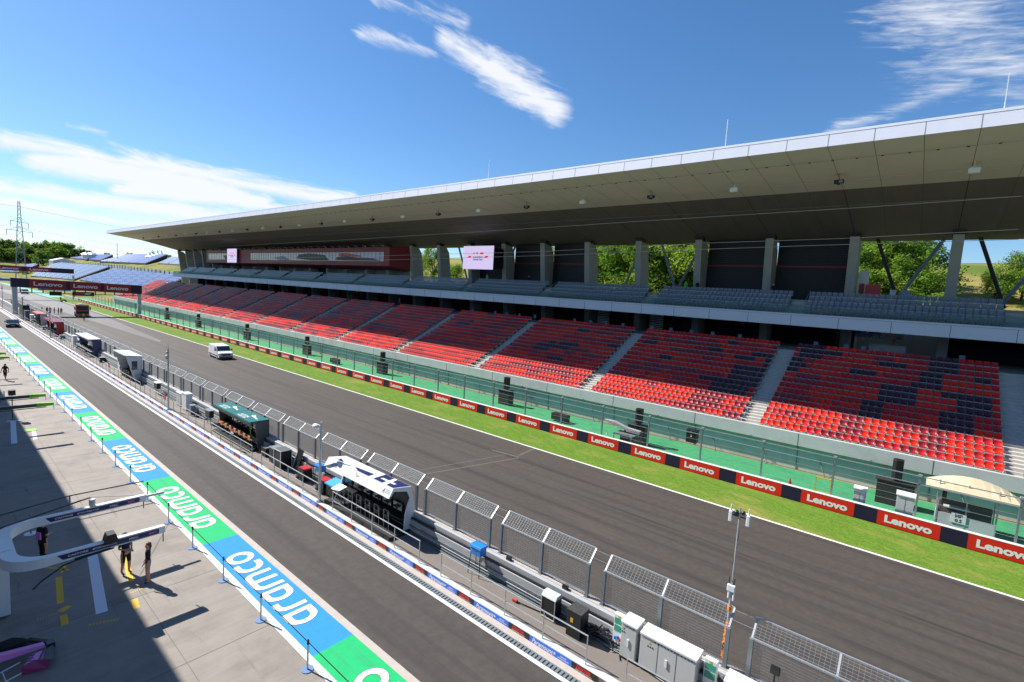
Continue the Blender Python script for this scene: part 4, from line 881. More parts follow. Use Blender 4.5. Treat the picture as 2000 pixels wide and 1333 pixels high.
# white cabin
o = (15, 69, 0); e = thing('pit_wall_cabin', o, 'white raised pit wall cabin with slanted open front and small window', 'pit stand')
MB(o).prism([(14.25, 3.05), (15.65, 2.9), (15.65, .3), (15.0, .3)], 66.3, 66.42, WPL).build('end_panel', e); MB(o).prism([(14.25, 3.05), (15.65, 2.9), (15.65, .3), (15.0, .3)], 71.2, 71.3, WPL).build('end_panel', e)
MB(o).box(15.5, 15.7, 66.4, 71.2, .3, 2.9, BLACK).build('back_wall', e); MB(o).prism([(14.15, 3.1), (15.75, 2.94), (15.75, 3.02), (14.15, 3.2)], 66.2, 71.5, WPL).build('roof', e); MB(o).box(14.9, 15.5, 66.42, 71.2, .3, 1.0, BLACK).build('desk', e)
w_ = MB(o).box(14.75, 15.25, 66.28, 66.3, 1.55, 2.5, GLASS).build('window', e); MB(o).box(15.0, 15.5, 66.05, 66.28, .45, 1.05, GPL).build('air_unit', e)
for i in range(5): stool(e, 14.8, 66.9+.9*i, BLACK, o=o)
box_stand((15, 90, 0), 86.6, 95.5, 2.75, WPL, mat('bluish end panel', (.05, .07, .16), .4), 'pit wall stand with plain white sloping roof and blue end', roofs=1, seatm=WPL, dark=NAVY, n_st=8)
box_stand((15, 118, 0), 114, 124, 2.8, mat('glossy maroon roof', (.28, .04, .05), .25), REDP, 'long dark red pit wall stand with glossy roof', roofs=1, seatm=BLACK, dark=REDP, n_st=6)
box_stand((15, 136, 0), 131.5, 138.5, 2.9, mat('faded red roof', (.55, .10, .07), .4), GPL, 'farther pit wall stand with bright red roof', roofs=1, seatm=BLACK, dark=REDP, n_st=4)
e = thing('timing_tower', (14.9, 153, 0), 'dark clustered equipment tower on the walkway by the gantry leg', 'tower'); MB().box(-.6, .5, -3, 3, .27, 3.4, BLACK).build('cabinet', e); MB().box(-.5, .3, -6, -3.4, .27, 2.4, mat('dull blue case', (.05, .07, .12), .5)).build('side_case', e); MB().bar((-.6, -3, 3.4), (-.6, -3, 5.2), .15, STEELD).bar((-.6, -3, 5.1), (.3, 3, 5.1), .12, STEELD).build('frame', e)

# ---------------------------------------------------------------- equipment on the walkway
def cab(name, x, y, dx, dy, z0, z1, mt, lab, cat='cabinet', lid=None, doors=1, legs=True):
    e = thing(name, (x, y, .27), lab, cat); h = z1-.27; zb = z0-.27
    MB().box(-dx/2, dx/2, -dy/2, dy/2, zb, h, mt).build('body', e, bevel=.012)
    if lid: MB().box(-dx/2-.03, dx/2+.02, -dy/2-.02, dy/2+.02, h, h+.05, lid).build('lid', e)
    for i in range(1, doors): MB().box(-dx/2-.004, -dx/2, -dy/2+dy*i/doors-.006, -dy/2+dy*i/doors+.006, zb+.02, h-.02, SEAM).build('door_gap', e)
    if legs and zb > .05:
        for a in (-1, 1):
            for b in (-1, 1): MB().bar((a*dx*.42, b*dy*.42, 0), (a*dx*.46, b*dy*.46, zb+.02), .03, STEELB).build('leg', e)
    return e
e = thing('equipment_trolley', (15.15, 9.85, .27), 'black box trolley with pale frame and rounded grey hood', 'trolley')
MB().box(-.2, .25, -.3, .3, .12, .8, BLACK).build('body', e); MB().path([(-.21, -.31, .05), (-.21, -.31, .85), (-.21, .31, .85), (-.21, .31, .05), (-.21, -.31, .05)], .035, GPL).build('frame', e)
MB().prism([(-.23, .84), (-.12, .98), (.15, .98), (.26, .84)], -.33, .33, GPL).build('hood', e)
e = thing('flight_case', (15.05, 8.6, .27), 'tall black flight case with yellow label and worn lid', 'case')
MB().box(-.28, .28, -.3, .3, 0, .95, BLACK).build('body', e, bevel=.02); MB().box(-.29, .29, -.31, .31, .95, .99, mat('scuffed black', (.05, .05, .05), .7, var=.6, vscale=12)).build('lid', e); MB().box(-.288, -.28, .02, .13, .55, .72, YEL).build('label_plate', e)
m = MB()
for i in range(40):
    a = Vector((R.uniform(-.2, .35), R.uniform(-.9, .3), .03+R.random()*.5)); m.bar(a, a+Vector((R.uniform(-.3, .3), R.uniform(-.35, .35), R.uniform(-.15, .1))), .05, BLACK, n=5)
t_ = m.build('cable_heap'); t_.location = (15.3, 8.1, .27); tag(t_, 'heap of black cables between flight case and wall', 'cables')
m = MB()
for i in range(9): m.path([(15.2+.02*i, 7.6, .29), (15.25+.025*i, 6.6-.1*i, .29), (15.1+.04*i, 5.6, .29), (14.9+.05*i, 4.0, .29), (14.8+.05*i, 1, .29)], .025, (BLACK, GPL)[i % 2])
tag(m.build('floor_cables'), 'loose grey and black cables along the walkway floor', 'cables')
for i, (x, y) in enumerate(((15.38, 7.1), (15.45, 4.0))):
    e = thing('power_board', (x, y, .6), ['white and green socket board left of the grey cabinets', 'white and green socket board right of the grey cabinets'][i], 'power board', 'socket boards on the pit wall')
    MB().box(-.08, .1, -.19, .19, 0, 1.0, WPL).build('body', e, bevel=.01); MB().box(-.09, -.08, -.16, .16, .68, .88, mat('socket green', (.05, .35, .24), .5)).box(-.09, -.08, -.16, .16, .4, .62, _M['socket green']).build('cover', e)
    m = MB()
    for q in range(3): m.cone((-.1, -.1+.1*q), .035, .035, .1+.05*(q % 2), .2+.05*(q % 2), BLUEP if q else REDP, n=8)
    m.build('socket', e); MB().box(-.088, -.08, -.04, .04, .9, .98, YEL).build('warning_mark', e)
def street_cab(y0, y1, z1, lab, doors):
    e = thing('electrical_cabinet', (15.35, (y0+y1)/2, .3), lab, 'cabinet', 'grey electrical cabinets against the pit wall'); w_ = (y1-y0)/2
    MB().box(-.24, .3, -w_, w_, .05, z1-.3, GPL).build('body', e, bevel=.012); MB().prism([(-.27, z1-.3), (.33, z1-.3), (.33, z1-.2), (-.27, z1-.24)], -w_-.02, w_+.02, WPL).build('lid', e)
    m = MB()
    for i in range(1, doors): m.box(-.245, -.24, -w_+2*w_*i/doors-.006, -w_+2*w_*i/doors+.006, .1, z1-.34, SEAM)
    for i in range(int(w_*14)): m.box(-.245, -.24, -w_+.1+i*.11, -w_+.15+i*.11, z1-.38, z1-.35, SEAM)
    m.build('door_gap', e); MB().box(-.27, -.24, -.03, .03, .5, .75, WPL).build('handle', e)
    m = MB(); m.box(-.248, -.24, w_*.6, w_*.6+.07, z1-.5, z1-.43, YEL)
    for i in range(3): m.box(-.248, -.24, w_*.5+.08*i, w_*.5+.04+.08*i, z1-.62, z1-.58, STEELB)
    m.build('warning_mark', e); MB().box(-.2, .25, -w_+.05, w_-.05, -.03, .05, STEELB).build('plinth', e)
street_cab(6.35, 6.9, 1.55, 'single grey electrical cabinet left of the wide one', 1); street_cab(4.35, 6.2, 1.5, 'wide grey electrical cabinet with double doors near the bottom', 3)
street_cab(2.0, 3.5, 1.35, 'low pale cabinet at the bottom edge of the photo', 2)
def blue_box(x, y, lab, z=1.0):
    e = thing('blue_covered_stand', (x, y, .27), lab, 'stand', 'blue covered stands on the walkway'); z -= .1
    MB().box(-.2, .2, -.3, .3, z, z+.32, BLUEP).build('body', e, bevel=.02); MB().prism([(-.25, z+.32), (.25, z+.32), (.2, z+.42), (-.2, z+.42)], -.34, .34, BLUEP).build('lid', e, bevel=.02)
    for a in (-.17, .17):
        for b in (-.27, .27): MB().bar((a, b, z+.02), (a*1.4, b*1.25, 0), .025, STEELB).build('leg', e)
    MB().bar((-.18, 0, z+.2), (-.205, 0, z+.2), .5, WPL, h=.02).build('strap', e)
blue_box(15.25, 13.85, 'blue covered stand alone on the walkway near the railing gap'); blue_box(15.25, 27.1, 'blue covered stand beside the red generator', .95)
def gen(x, y, lab, top):
    e = thing('generator', (x, y, .27), lab, 'generator', 'small generators behind the railing')
    MB().box(-.3, .3, -.4, .4, .1, .65, BLACK).build('engine', e, bevel=.03); MB().box(-.3, .3, -.36, .36, .65, .78, top).build('tank', e, bevel=.04); MB().path([(-.32, -.44, .06), (-.32, -.44, .82), (-.32, .44, .82), (-.32, .44, .06)], .04, STEELB).path([(.32, -.44, .06), (.32, -.44, .82), (.32, .44, .82), (.32, .44, .06)], .04, STEELB).build('frame', e)
    for b in (-.3, .3): MB().cone((0, 0), .1, .1, -.05, .05, RUBB).build('wheel', e).matrix_local = Matrix.Translation((-.3, b, .1)) @ Matrix.Rotation(math.pi/2, 4, 'Y')
gen(14.95, 28.4, 'red topped generator left of the blue covered stand', REDP); gen(14.9, 26.0, 'red topped generator half hidden by the lamp pole', REDP)
e = thing('tool_cart', (14.95, 25.0, .27), 'dark cart under a bright blue cover right of the lamp pole', 'cart'); MB().box(-.3, .3, -.4, .4, .1, .75, BLACK).build('body', e, bevel=.02); MB().prism([(-.36, .72), (.36, .85), (.36, .92), (-.36, .8)], -.46, .46, mat('sky blue cover', (.03, .32, .74), .5)).build('cover', e)
for a in (-.25, .25): MB().ball((a, -.3, .07), .07, RUBB).build('wheel', e)
e = thing('folding_table', (14.6, 23.9, .27), 'small white tilted table beside the white stand', 'table'); MB().add([(-.3, -.35, .9), (.25, -.35, 1.05), (.25, .35, 1.05), (-.3, .35, .9), (-.3, -.35, .87), (.25, -.35, 1.02), (.25, .35, 1.02), (-.3, .35, .87)], [(0, 1, 2, 3), (4, 7, 6, 5), (0, 4, 5, 1), (1, 5, 6, 2), (2, 6, 7, 3), (3, 7, 4, 0)], WPL).build('table_top', e)
for a in (-.25, .2): MB().bar((a, -.3, .9), (-a, -.3, 0), .03, STEEL).bar((a, .3, .9), (-a, .3, 0), .03, STEEL).build('leg', e)
e = thing('equipment_cage', (14.95, 31.3, .27), 'black equipment cage with white edges under a mesh lid', 'cage'); MB().box(-.35, .35, -.45, .45, .05, 1.15, BLACK).build('body', e)
m = MB()
for a in (-.37, .37):
    for b in (-.47, .47): m.bar((a, b, 0), (a, b, 1.2), .035, WPL)
m.path([(-.37, -.47, 1.2), (.37, -.47, 1.2), (.37, .47, 1.2), (-.37, .47, 1.2), (-.37, -.47, 1.2)], .035, WPL); m.build('frame', e); MB().box(-.36, .36, -.46, .46, 1.2, 1.22, mat('dark mesh lid', (.09, .10, .11), .6)).build('lid', e)
cab('equipment_box', 15.05, 32.5, .6, .7, .35, 1.25, BLACK, 'plain black box left of the equipment cage', 'box', lid=STEELD)
e = thing('propped_boards', (15.4, 30.2, .27), 'dark folded boards leaning against the pit wall', 'boards'); MB().add([(-.25, -.4, 0), (.2, -.35, 1.3), (.2, .3, 1.35), (-.25, .35, 0), (-.2, -.4, 0), (.25, -.35, 1.3), (.25, .3, 1.35), (-.2, .35, 0)], [(0, 1, 2, 3), (4, 7, 6, 5), (0, 4, 5, 1), (1, 5, 6, 2), (2, 6, 7, 3), (3, 7, 4, 0)], BLACK).build('panel', e); MB().bar((-.3, .2, 0), (.1, .25, 1.1), .05, GPL).build('pole', e)
for i, (y, lab) in enumerate(((44.3, 'black monitor on stand left of the green pit stand'), (58.2, 'black monitor on stand right of the white cabin'))):
    e = thing('monitor_stand', (15.0, y, .27), lab, 'monitor', 'monitors on stands'); MB().box(-.15, .2, -.45, .45, .6, 1.15, BLACK).build('monitor', e, bevel=.02); MB().box(-.2, .25, -.5, .5, 1.15, 1.2, WPL if i else STEELD).build('hood', e)
    for b in (-.35, .35): MB().bar((0, b, 0), (0, b, .6), .04, STEELD).build('leg', e)
street = [('electrical_cabinet', 15.2, 50.2, .5, 1.1, .3, 1.75, WPL, 'tall white cabinet beside the far lamp pole', 2), ('electrical_cabinet', 15.3, 52.2, .45, 1.2, .3, 1.45, GPL, 'lower grey cabinet left of the tall white one', 2), ('electrical_cabinet', 15.3, 73.2, .5, 1.2, .3, 1.7, WPL, 'white cabinet left of the white cabin', 1), ('electrical_cabinet', 15.2, 100.5, .5, 1.3, .3, 1.8, WPL, 'far white cabinet left of the white roofed stand', 1), ('electrical_cabinet', 15.2, 145, .5, 2, .3, 1.7, GPL, 'farthest pale cabinet near the gantry', 2)]
for n_, x, y, dx, dy, z0, z1, mt, lab, d in street: cab(n_, x, y, dx, dy, z0, z1, mt, lab, lid=WPL, doors=d, legs=False)
e = thing('air_gun_rack', (15.1, 48.4, .27), 'grey hose rack right of the tall white cabinet', 'rack'); MB().box(-.25, .2, -.3, .3, .1, .8, STEELD).build('body', e); m = MB()
for i in range(14): a = i*.45; m.bar((.1, -.5+.25*math.cos(a), .5+.25*math.sin(a)), (.1, -.5+.25*math.cos(a+.45), .5+.25*math.sin(a+.45)), .04, GPL)
m.build('hose', e); MB().box(-.2, .2, -1.4, -1.0, 0, .15, BLACK).bar((0, -1.2, .1), (0, -1.2, .7), .1, BLACK).build('foot', e)
for i, (x, y, lab, mt) in enumerate(((15.2, 34.2, 'black bottles and box at the end of the green stand', BLACK), (15.2, 97.5, 'dark green bin left of the white roofed stand', TEALD), (15.1, 82, 'black crates right of the white roofed stand', BLACK), (15.1, 110.5, 'grey crates right of the dark red stand', STEELD), (15.0, 127, 'dark crates between the two red stands', BLACK), (15.0, 142, 'green and grey crates beyond the red roofed stand', TEALD))):
    e = thing('equipment_crates', (x, y, .27), lab, 'crates'); MB().box(-.3, .3, -.5, .2, 0, .6, mt).build('body', e, bevel=.02); MB().box(-.2, .2, .3, .8, 0, .35, BLACK).build('side_box', e); MB().box(-.31, .31, -.51, .21, .6, .64, STEELD).build('lid', e)
# small items: red plugs, sign plates, flag
for i, (x, y, z, lab, a, b) in enumerate(((13.97, 36.9, 1.35, 'small red white green board on the railing by the green stand', 0, 0), (13.97, 52.0, 1.2, 'small dark red plate on the railing by the far lamp pole', 1, 0), (13.97, 72.5, 1.2, 'small dark red plate on the railing by the white cabin', 1, 0))):
    e = thing('railing_sign', (x, y, .3), lab, 'sign')
    if a: MB().box(-.02, .02, -.3, .3, .75, 1.25, REDP).build('plate', e)
    else: MB().box(-.02, .02, -.22, .22, 1.22, 1.38, REDP).box(-.02, .02, -.22, .22, 1.08, 1.22, WPL).box(-.02, .02, -.22, .22, .94, 1.08, mat('flag green', (.03, .3, .08), .6)).build('plate', e)
    MB().bar((0, 0, 0), (0, 0, .95), .03, STEELD).build('pole', e)
e = thing('cable_plug', (14.9, 11.3, .27), 'red industrial plug at a black cable end on the walkway', 'plug'); MB().bar((0, 0, .06), (0, .22, .06), .12, REDP, n=8).build('body', e); MB().path([(0, 0, .05), (.1, -.5, .03), (.2, -1.2, .03)], .04, BLACK).build('cable', e)
for i, y in enumerate((9.7, 12.6)):
    e = thing('cable_lamp', (15.9, y, 1.19), ['small black work lamp on the pit wall top near the trolley', 'small black bracket on the pit wall top by the blue stand'][i], 'lamp'); MB().box(-.12, .0, -.12, .12, -.1, .12, BLACK).build('body', e); MB().bar((0, 0, -.05), (.05, -.3, -.1), .03, BLACK).build('cable', e)
e = thing('mesh_spotlight', (16.0, 2.35, 1.2), 'black square spotlight clipped to the nearest mesh fence', 'spotlight'); MB().box(-.1, .0, -.13, .13, .55, .8, BLACK).build('body', e, bevel=.02); MB().bar((-.05, 0, 0), (-.05, 0, .55), .04, BLACK).build('pole', e)
# lamp and camera poles
def pole(x, y, h, lab, kind):
    e = thing('camera_pole', (x, y, .27), lab, 'pole', 'tall poles along the walkway'); MB().bar((0, 0, 0), (0, 0, h), .13, STEEL, n=10).build('pole', e); MB().cone((0, 0), .17, .17, 0, .06, STEELD).build('base', e)
    if kind == 0: MB().bar((0, .1, h-.35), (0, .1, .3), .08, STEEL, n=8).build('conduit', e); MB().bar((0, 0, h-.25), (-.1, .35, h-.2), .06, WPL).build('arm', e); MB().ball((-.1, .42, h-.3), .17, WPL, sc=(1, 1.4, .8)).build('camera_dome', e)
    else: MB().ball((0, .15, h-.35), .15, GPL).build('camera_dome', e); MB().ball((0, .3, h-.75), .17, GPL).ball((0, .3, h-.85), .12, BLACK).build('camera_dome', e); MB().bar((0, 0, h), (0, 0, h+.4), .03, STEELD).build('rod', e)
pole(14.0, 24.9, 4.55, 'grey camera pole right of the red generators', 0); pole(13.95, 50.9, 5.5, 'grey camera pole beside the tall white cabinet', 1); pole(13.95, 112.4, 5.0, 'far grey pole in front of the red stand', 1); pole(14.0, 186, 6, 'farthest thin pole beyond the gantry leg', 1)
# radio mast wrapped with orange straps
e = thing('radio_mast', (16.25, 3.85, 1.16), 'slim radio mast with white antennas and orange straps at its foot', 'mast')
MB().bar((0, 0, 0), (.0, 0, 2.2), .085, STEEL, n=8).bar((0, 0, 2.2), (0, 0, 5.15), .055, STEEL, n=8).build('pole', e)
m = MB()
for i in range(9): m.bar((-.05+.02*(i % 3), -.04, .15+.14*i), (.06, .05, .2+.14*i), .15-.008*i+.03*(i % 2), ORANGE, h=.1)
m.bar((-.03, -.03, .1), (-.03, -.03, 1.35), .13, ORANGE, n=6).bar((0, 0, 1.75), (0, 0, 1.9), .13, ORANGE, n=8); m.build('strap', e)
m = MB(); m.path([(.06, 0, .1), (.07, .03, 1.5), (.06, -.03, 2.5), (.04, .05, 3.3), (.05, -.02, 4.2), (.03, .05, 5.0)], .025, BLACK); m.build('cable', e)
for s_, lb_ in ((-1, 0), (1, 1)):
    MB().box(-.05, .05, s_*.26-.055, s_*.26+.055, 4.62, 4.97, WPL).box(-.02, .02, s_*.26-.02, s_*.26+.02, 4.97, 5.18, WPL).build('antenna', e, bevel=.03)
MB().bar((0, -.25, 4.85), (0, .25, 4.85), .03, STEELB).ball((0, .1, 4.95), .09, BLACK).ball((0, -.1, 5.0), .07, BLACK).build('bracket', e)
MB().box(-.1, 0, -.12, .12, 2.4, 2.62, WPL).box(-.08, -.02, .03, .09, 2.15, 2.41, WPL).box(-.08, -.02, -.12, -.06, 2.12, 2.41, WPL).build('antenna', e, bevel=.02); MB().bar((-.05, .08, 2.65), (-.05, .08, 2.85), .02, BLACK).bar((-.05, -.08, 2.65), (-.05, -.08, 2.85), .02, BLACK).build('aerial', e)

# ---------------------------------------------------------------- belt barriers along the painted strip
def stanchion(lab):
    e = empty('barrier_post', (0, 0, 0)); MB().cone((0, 0), .2, .19, .004, .03, mat('blue grey base', (.16, .26, .45), .4), n=16).build('base', e); MB().bar((0, 0, .02), (0, 0, .9), .06, STEEL, n=8).build('pole', e); MB().bar((0, 0, .88), (0, 0, 1.03), .075, BLACK, n=8).build('belt_head', e); return e
st = None; sy = [10.6, 14.11, 17.53, 21.02, 24.6, 28.0, 31.6, 35.0]+[38.5+3.45*i for i in range(13)]+[84+3.5*i for i in range(16)]
for i, y in enumerate(sy):
    if st is None: st = stanchion(''); st.location = (7.67, y, 0); tag(st, 'steel belt barrier post nearest the bottom edge', 'barrier post', 'belt barrier posts along the painted strip')
    else: dup(st, loc=(7.67, y, 0), label=f'steel belt barrier post, {nth(i+1)} from the bottom edge')
m = MB(); 
for a, b in zip(sy[:7], sy[1:7]): m.add([(7.67, a, .93), (7.67, b, .93), (7.67, b, .98), (7.67, a, .98)], [(0, 1, 2, 3)], BLACK)
m.add([(7.67, 6.5, .92), (7.67, 10.6, .93), (7.67, 10.6, .98), (7.67, 6.5, .97)], [(0, 1, 2, 3)], BLACK); tag(m.build('barrier_belt'), 'black belt strung between the nearest barrier posts', 'belt')
for i, (x, y) in enumerate(((4.54, 32.1), (2.97, 30.8), (4.6, 62.6), (3.0, 66.5))):
    e = thing('barrier_post', (x, y, 0), ['barrier post with white disc base behind the far boom arm', 'barrier post with white disc base beside the man in pink', 'barrier post in the shade by the green boom', 'barrier post left of the green boom'][i], 'barrier post', 'barrier posts on the apron')
    MB().cone((0, 0), .24, .24, .004, .03, WPL, n=16).build('base', e); MB().bar((0, 0, 0), (0, 0, 1), .07, BSTEEL, n=8).build('pole', e)
m = MB(); m.bar((7.6, 32, .98), (4.54, 32.1, .98), .05, BLACK); m.bar((4.54, 32.1, .98), (0.5, 31.0, .98), .05, BLACK); tag(m.build('barrier_belt'), 'black belt running from the strip into the shade', 'belt')

# ---------------------------------------------------------------- overhead booms
o = (1.5, 24, 0); e = thing('overhead_boom', o, 'white U shaped overhead boom with navy sponsor panels over the apron', 'boom')
def arcpts(n=10):
    P = [(5.9, 22.1), (2.6, 22.1)]
    for i in range(1, n): a = math.pi/2*i/n; P.append((2.6-.95*math.sin(a), 23.05-.95*math.cos(a)))
    P += [(1.65, 23.05), (1.65, 24.85)]
    for i in range(1, n): a = math.pi/2*i/n; P.append((2.6-.95*math.cos(a), 24.85+.95*math.sin(a)))
    return P+[(2.6, 25.8), (6.2, 25.8)]
P_ = arcpts(); m = MB(o); zb, zt = 2.33, 2.6
for i in range(len(P_)-1):
    def offs(j):
        a = Vector(P_[max(0, j-1)]); b = Vector(P_[min(len(P_)-1, j+1)]); d = (b-a).normalized(); nn = Vector((-d.y, d.x))
        wd = .1+.1*(1-min(1, max(0, (P_[j][0]-1.65)/.95))); return Vector(P_[j])+nn*wd, Vector(P_[j])-nn*wd
    a0, a1 = offs(i); b0, b1 = offs(i+1); lo = zb-.1*(1-min(1, (P_[i][0]-1.65)/2)); lo2 = zb-.1*(1-min(1, (P_[i+1][0]-1.65)/2))
    m.add([(*a0, lo), (*a1, lo), (*b1, lo2), (*b0, lo2), (*a0, zt), (*a1, zt), (*b1, zt), (*b0, zt)], [(0, 3, 2, 1), (4, 5, 6, 7), (0, 1, 5, 4), (2, 3, 7, 6), (1, 2, 6, 5), (3, 0, 4, 7)], WPL)
m.build('beam', e)
for yy, x0, x1 in ((21.99, 2.75, 5.7), (25.69, 2.9, 5.95)):
    m = MB(o); m.add([(x0, yy, 2.55), (x0+.15, yy, 2.36), (x1, yy, 2.36), (x1, yy, 2.55)], [(0, 1, 2, 3)], NAVY); pn = m.build('sponsor_panel', e)
    m = MB(o); f = yy-.006; word(m, 'CASTORE', (x0+.55, f, 2.455), (1, 0, 0), (0, 0, 1), .065, WLET, width=.55, bold=.02); word(m, 'BETTER NEVER STOPS', (x0+1.3, f, 2.455), (1, 0, 0), (0, 0, 1), .055, WLET, width=.7, bold=.03)
    word(m, 'MSC', (x0+2.15, f, 2.455), (1, 0, 0), (0, 0, 1), .085, WLET, width=.28, bold=.01); word(m, 'BWT', (x0+2.75, f, 2.455), (1, 0, 0), (0, 0, 1), .07, PINK, width=.26, bold=.04); m.cone((x0+2.53, 0), .0, .0, 0, 0, PINK) if False else None
    m.build('lettering', pn)
MB(o).prism([(4.0, 2.5), (4.45, 2.5), (4.35, 2.85), (4.1, 2.85)], 21.9, 22.3, BLACK).build('sensor_box', e); MB(o).bar((5.85, 22.05, 2.35), (5.85, 22.05, 1.95), .03, BLACK).bar((6.1, 25.75, 2.35), (6.1, 25.75, 2.0), .03, BLACK).build('hook', e)
MB(o).bar((6.2, 25.8, 2.5), (6.9, 25.8, 2.5), .09, GPL).build('tip', e); MB(o).cone((4.35, 25.8), .11, .11, 2.62, 2.9, GPL).build('camera', e)
MB(o).path([(4.3, 21.95, 2.3), (3.4, 21.95, 2.25), (2.9, 21.9, 2.2), (2.3, 21.8, 1.9), (2.1, 21.7, 1.75)], .05, BLACK).path([(4.2, 21.98, 2.3), (3.2, 21.98, 2.28)], .07, BLACK).build('air_hose', e)
MB(o).box(1.0, 1.75, 23.4, 24.6, 2.42, 2.62, WPL).box(.2, 1.1, 23.7, 24.3, 2.45, 2.6, WPL).build('bracket', e); MB(o).box(.9, 1.42, 23.6, 24.3, .05, 2.42, WPL).box(1.42, 1.72, 23.75, 24.15, .08, 2.42, WPL).build('column', e); MB(o).box(1.3, 1.34, 23.58, 23.6, 1.1, 1.2, BLACK).build('latch', e)
m = MB(o); m.bar((1.2, 25.2, 2.7), (4.3, 25.9, 2.95), .05, BLACK).bar((4.3, 25.9, 2.95), (7.67, 29.5, 1.0), .012, BLACK); m.build('stay_cable', e)
def green_boom(y, lab, x1=6.0, x0=-.3):
    e = thing('overhead_boom', (3, y, 0), lab, 'boom', 'dark green overhead booms'); o = (3, y, 0)
    for d in (-1.75, 1.75):
        MB(o).box(x0, x1-.9, y+d-.09, y+d+.09, 2.4, 2.62, TEALD).build('beam', e); MB(o).prism([(x1-.9, 2.38), (x1, 2.42), (x1, 2.6), (x1-.9, 2.66)], y+d-.12, y+d+.12, LIME).build('tip', e); MB(o).bar((x1-.02, y+d, 2.45), (x1+.02, y+d, 2.1), .03, STEELD).build('hook', e); MB(o).bar((x0, y+d-.1, 2.3), (x1-.4, y+d-.1, 2.34), .05, BLACK).build('air_hose', e)
    MB(o).box(x0-.2, x0+.1, y-1.84, y+1.84, 2.4, 2.62, TEALD).build('crossbeam', e); MB(o).box(x0-.2, x0+.1, y-.2, y+.2, 0, 2.4, TEALD).build('column', e)
green_boom(49.5, 'dark green overhead boom with lime tips half in the shade'); green_boom(75.3, 'farther green overhead boom at the left edge', 5.9)
e = thing('traffic_light_post', (4.5, 55.3, 0), 'small dark box on a thin post behind the green boom', 'post'); MB().bar((0, 0, 0), (0, 0, 2.0), .06, STEELB).build('pole', e); MB().box(-.2, .2, -.25, .25, 1.95, 2.35, BLACK).build('lamp_box', e); MB().box(-.2, .2, -.2, .2, 0, .03, STEELB).build('base', e)
e = thing('lime_mat', (5.0, 50.7, 0), 'lime green floor mat by the white grid marks', 'mat'); MB().box(-.35, .35, -.35, .35, .01, .04, LIME).build('sheet', e); MB().box(-.36, -.3, -.36, .36, .012, .045, TEALD).build('edge', e)
# front wing of a racing car lying on the apron
e = thing('car_front_wing', (1.98, 20.75, 0), 'pink and black racing car nose with its front wing on the floor', 'front wing'); CF = mat('carbon fibre', (.015, .017, .02), .3)
M_ = Matrix.Rotation(rad(8), 4, 'Z')
MB().add([M_ @ Vector(p) for p in ((-1.2, .1, .62), (-1.2, -.12, .62), (.25, -.1, .28), (.25, .1, .28), (-1.2, .16, .4), (-1.2, -.18, .4), (.25, -.12, .2), (.25, .12, .2))], [(0, 1, 2, 3), (4, 7, 6, 5), (0, 4, 5, 1), (1, 5, 6, 2), (2, 6, 7, 3), (3, 7, 4, 0)], PINK).build('nose', e)
MB().add([(-.95, .3, .4), (-.2, .35, .38), (-.1, .62, .36), (-.4, .85, .42), (-.9, .75, .45), (-.95, .3, .15), (-.2, .35, .15), (-.1, .62, .15), (-.4, .85, .15), (-.9, .75, .15)], [(0, 1, 2, 3, 4), (0, 5, 6, 1), (1, 6, 7, 2), (2, 7, 8, 3), (3, 8, 9, 4), (4, 9, 5, 0)], CBLK).build('bag', e, bevel=.05)
m = MB()
for i, (dx_, z_) in enumerate(((0, .12), (.12, .17), (.22, .22))): m.add([(-.35+dx_, .75, z_), (-.22+dx_, .75, z_+.02), (.38+dx_*.4, .1, z_+.02), (.25+dx_*.4, .1, z_)], [(0, 1, 2, 3)], CF); m.add([(.25+dx_*.4, -.05, z_), (.38+dx_*.4, -.05, z_+.02), (.15+dx_, -.95, z_+.02), (-.05+dx_, -.95, z_)], [(0, 1, 2, 3)], (PINK, CF, CF)[i])
m.box(.3, .5, -.12, .14, .1, .27, CF); m.build('wing_flap', e)
m = MB(); m.add([(-.1, -.35, .27), (.18, -.3, .25), (-.02, -.85, .27), (-.32, -.9, .3)], [(0, 1, 2, 3)], PINK)
for i in range(4): m.box(-.12-.05*i, -.02-.05*i, -.45-.12*i, -.4-.12*i, .285, .29, NAVY)
m.build('upper_flap', e); MB().add([(-.35, -.92, .05), (.2, -1.05, .05), (.25, -1.0, .3), (-.1, -.85, .38), (-.38, -.9, .3)], [(0, 1, 2, 3, 4)], mat('dark pink', (.36, .04, .16), .4)).build('end_plate', e)
MB().bar((-1.15, -.55, .1), (-.35, -.45, .22), .03, WPL).bar((-1.1, -1.05, .06), (-.35, -.85, .1), .03, WPL).bar((-.75, -.55, .2), (-.7, -.95, .08), .02, WPL).bar((-1.25, .2, .1), (-1.2, -.2, .7), .04, WPL).build('support_frame', e)
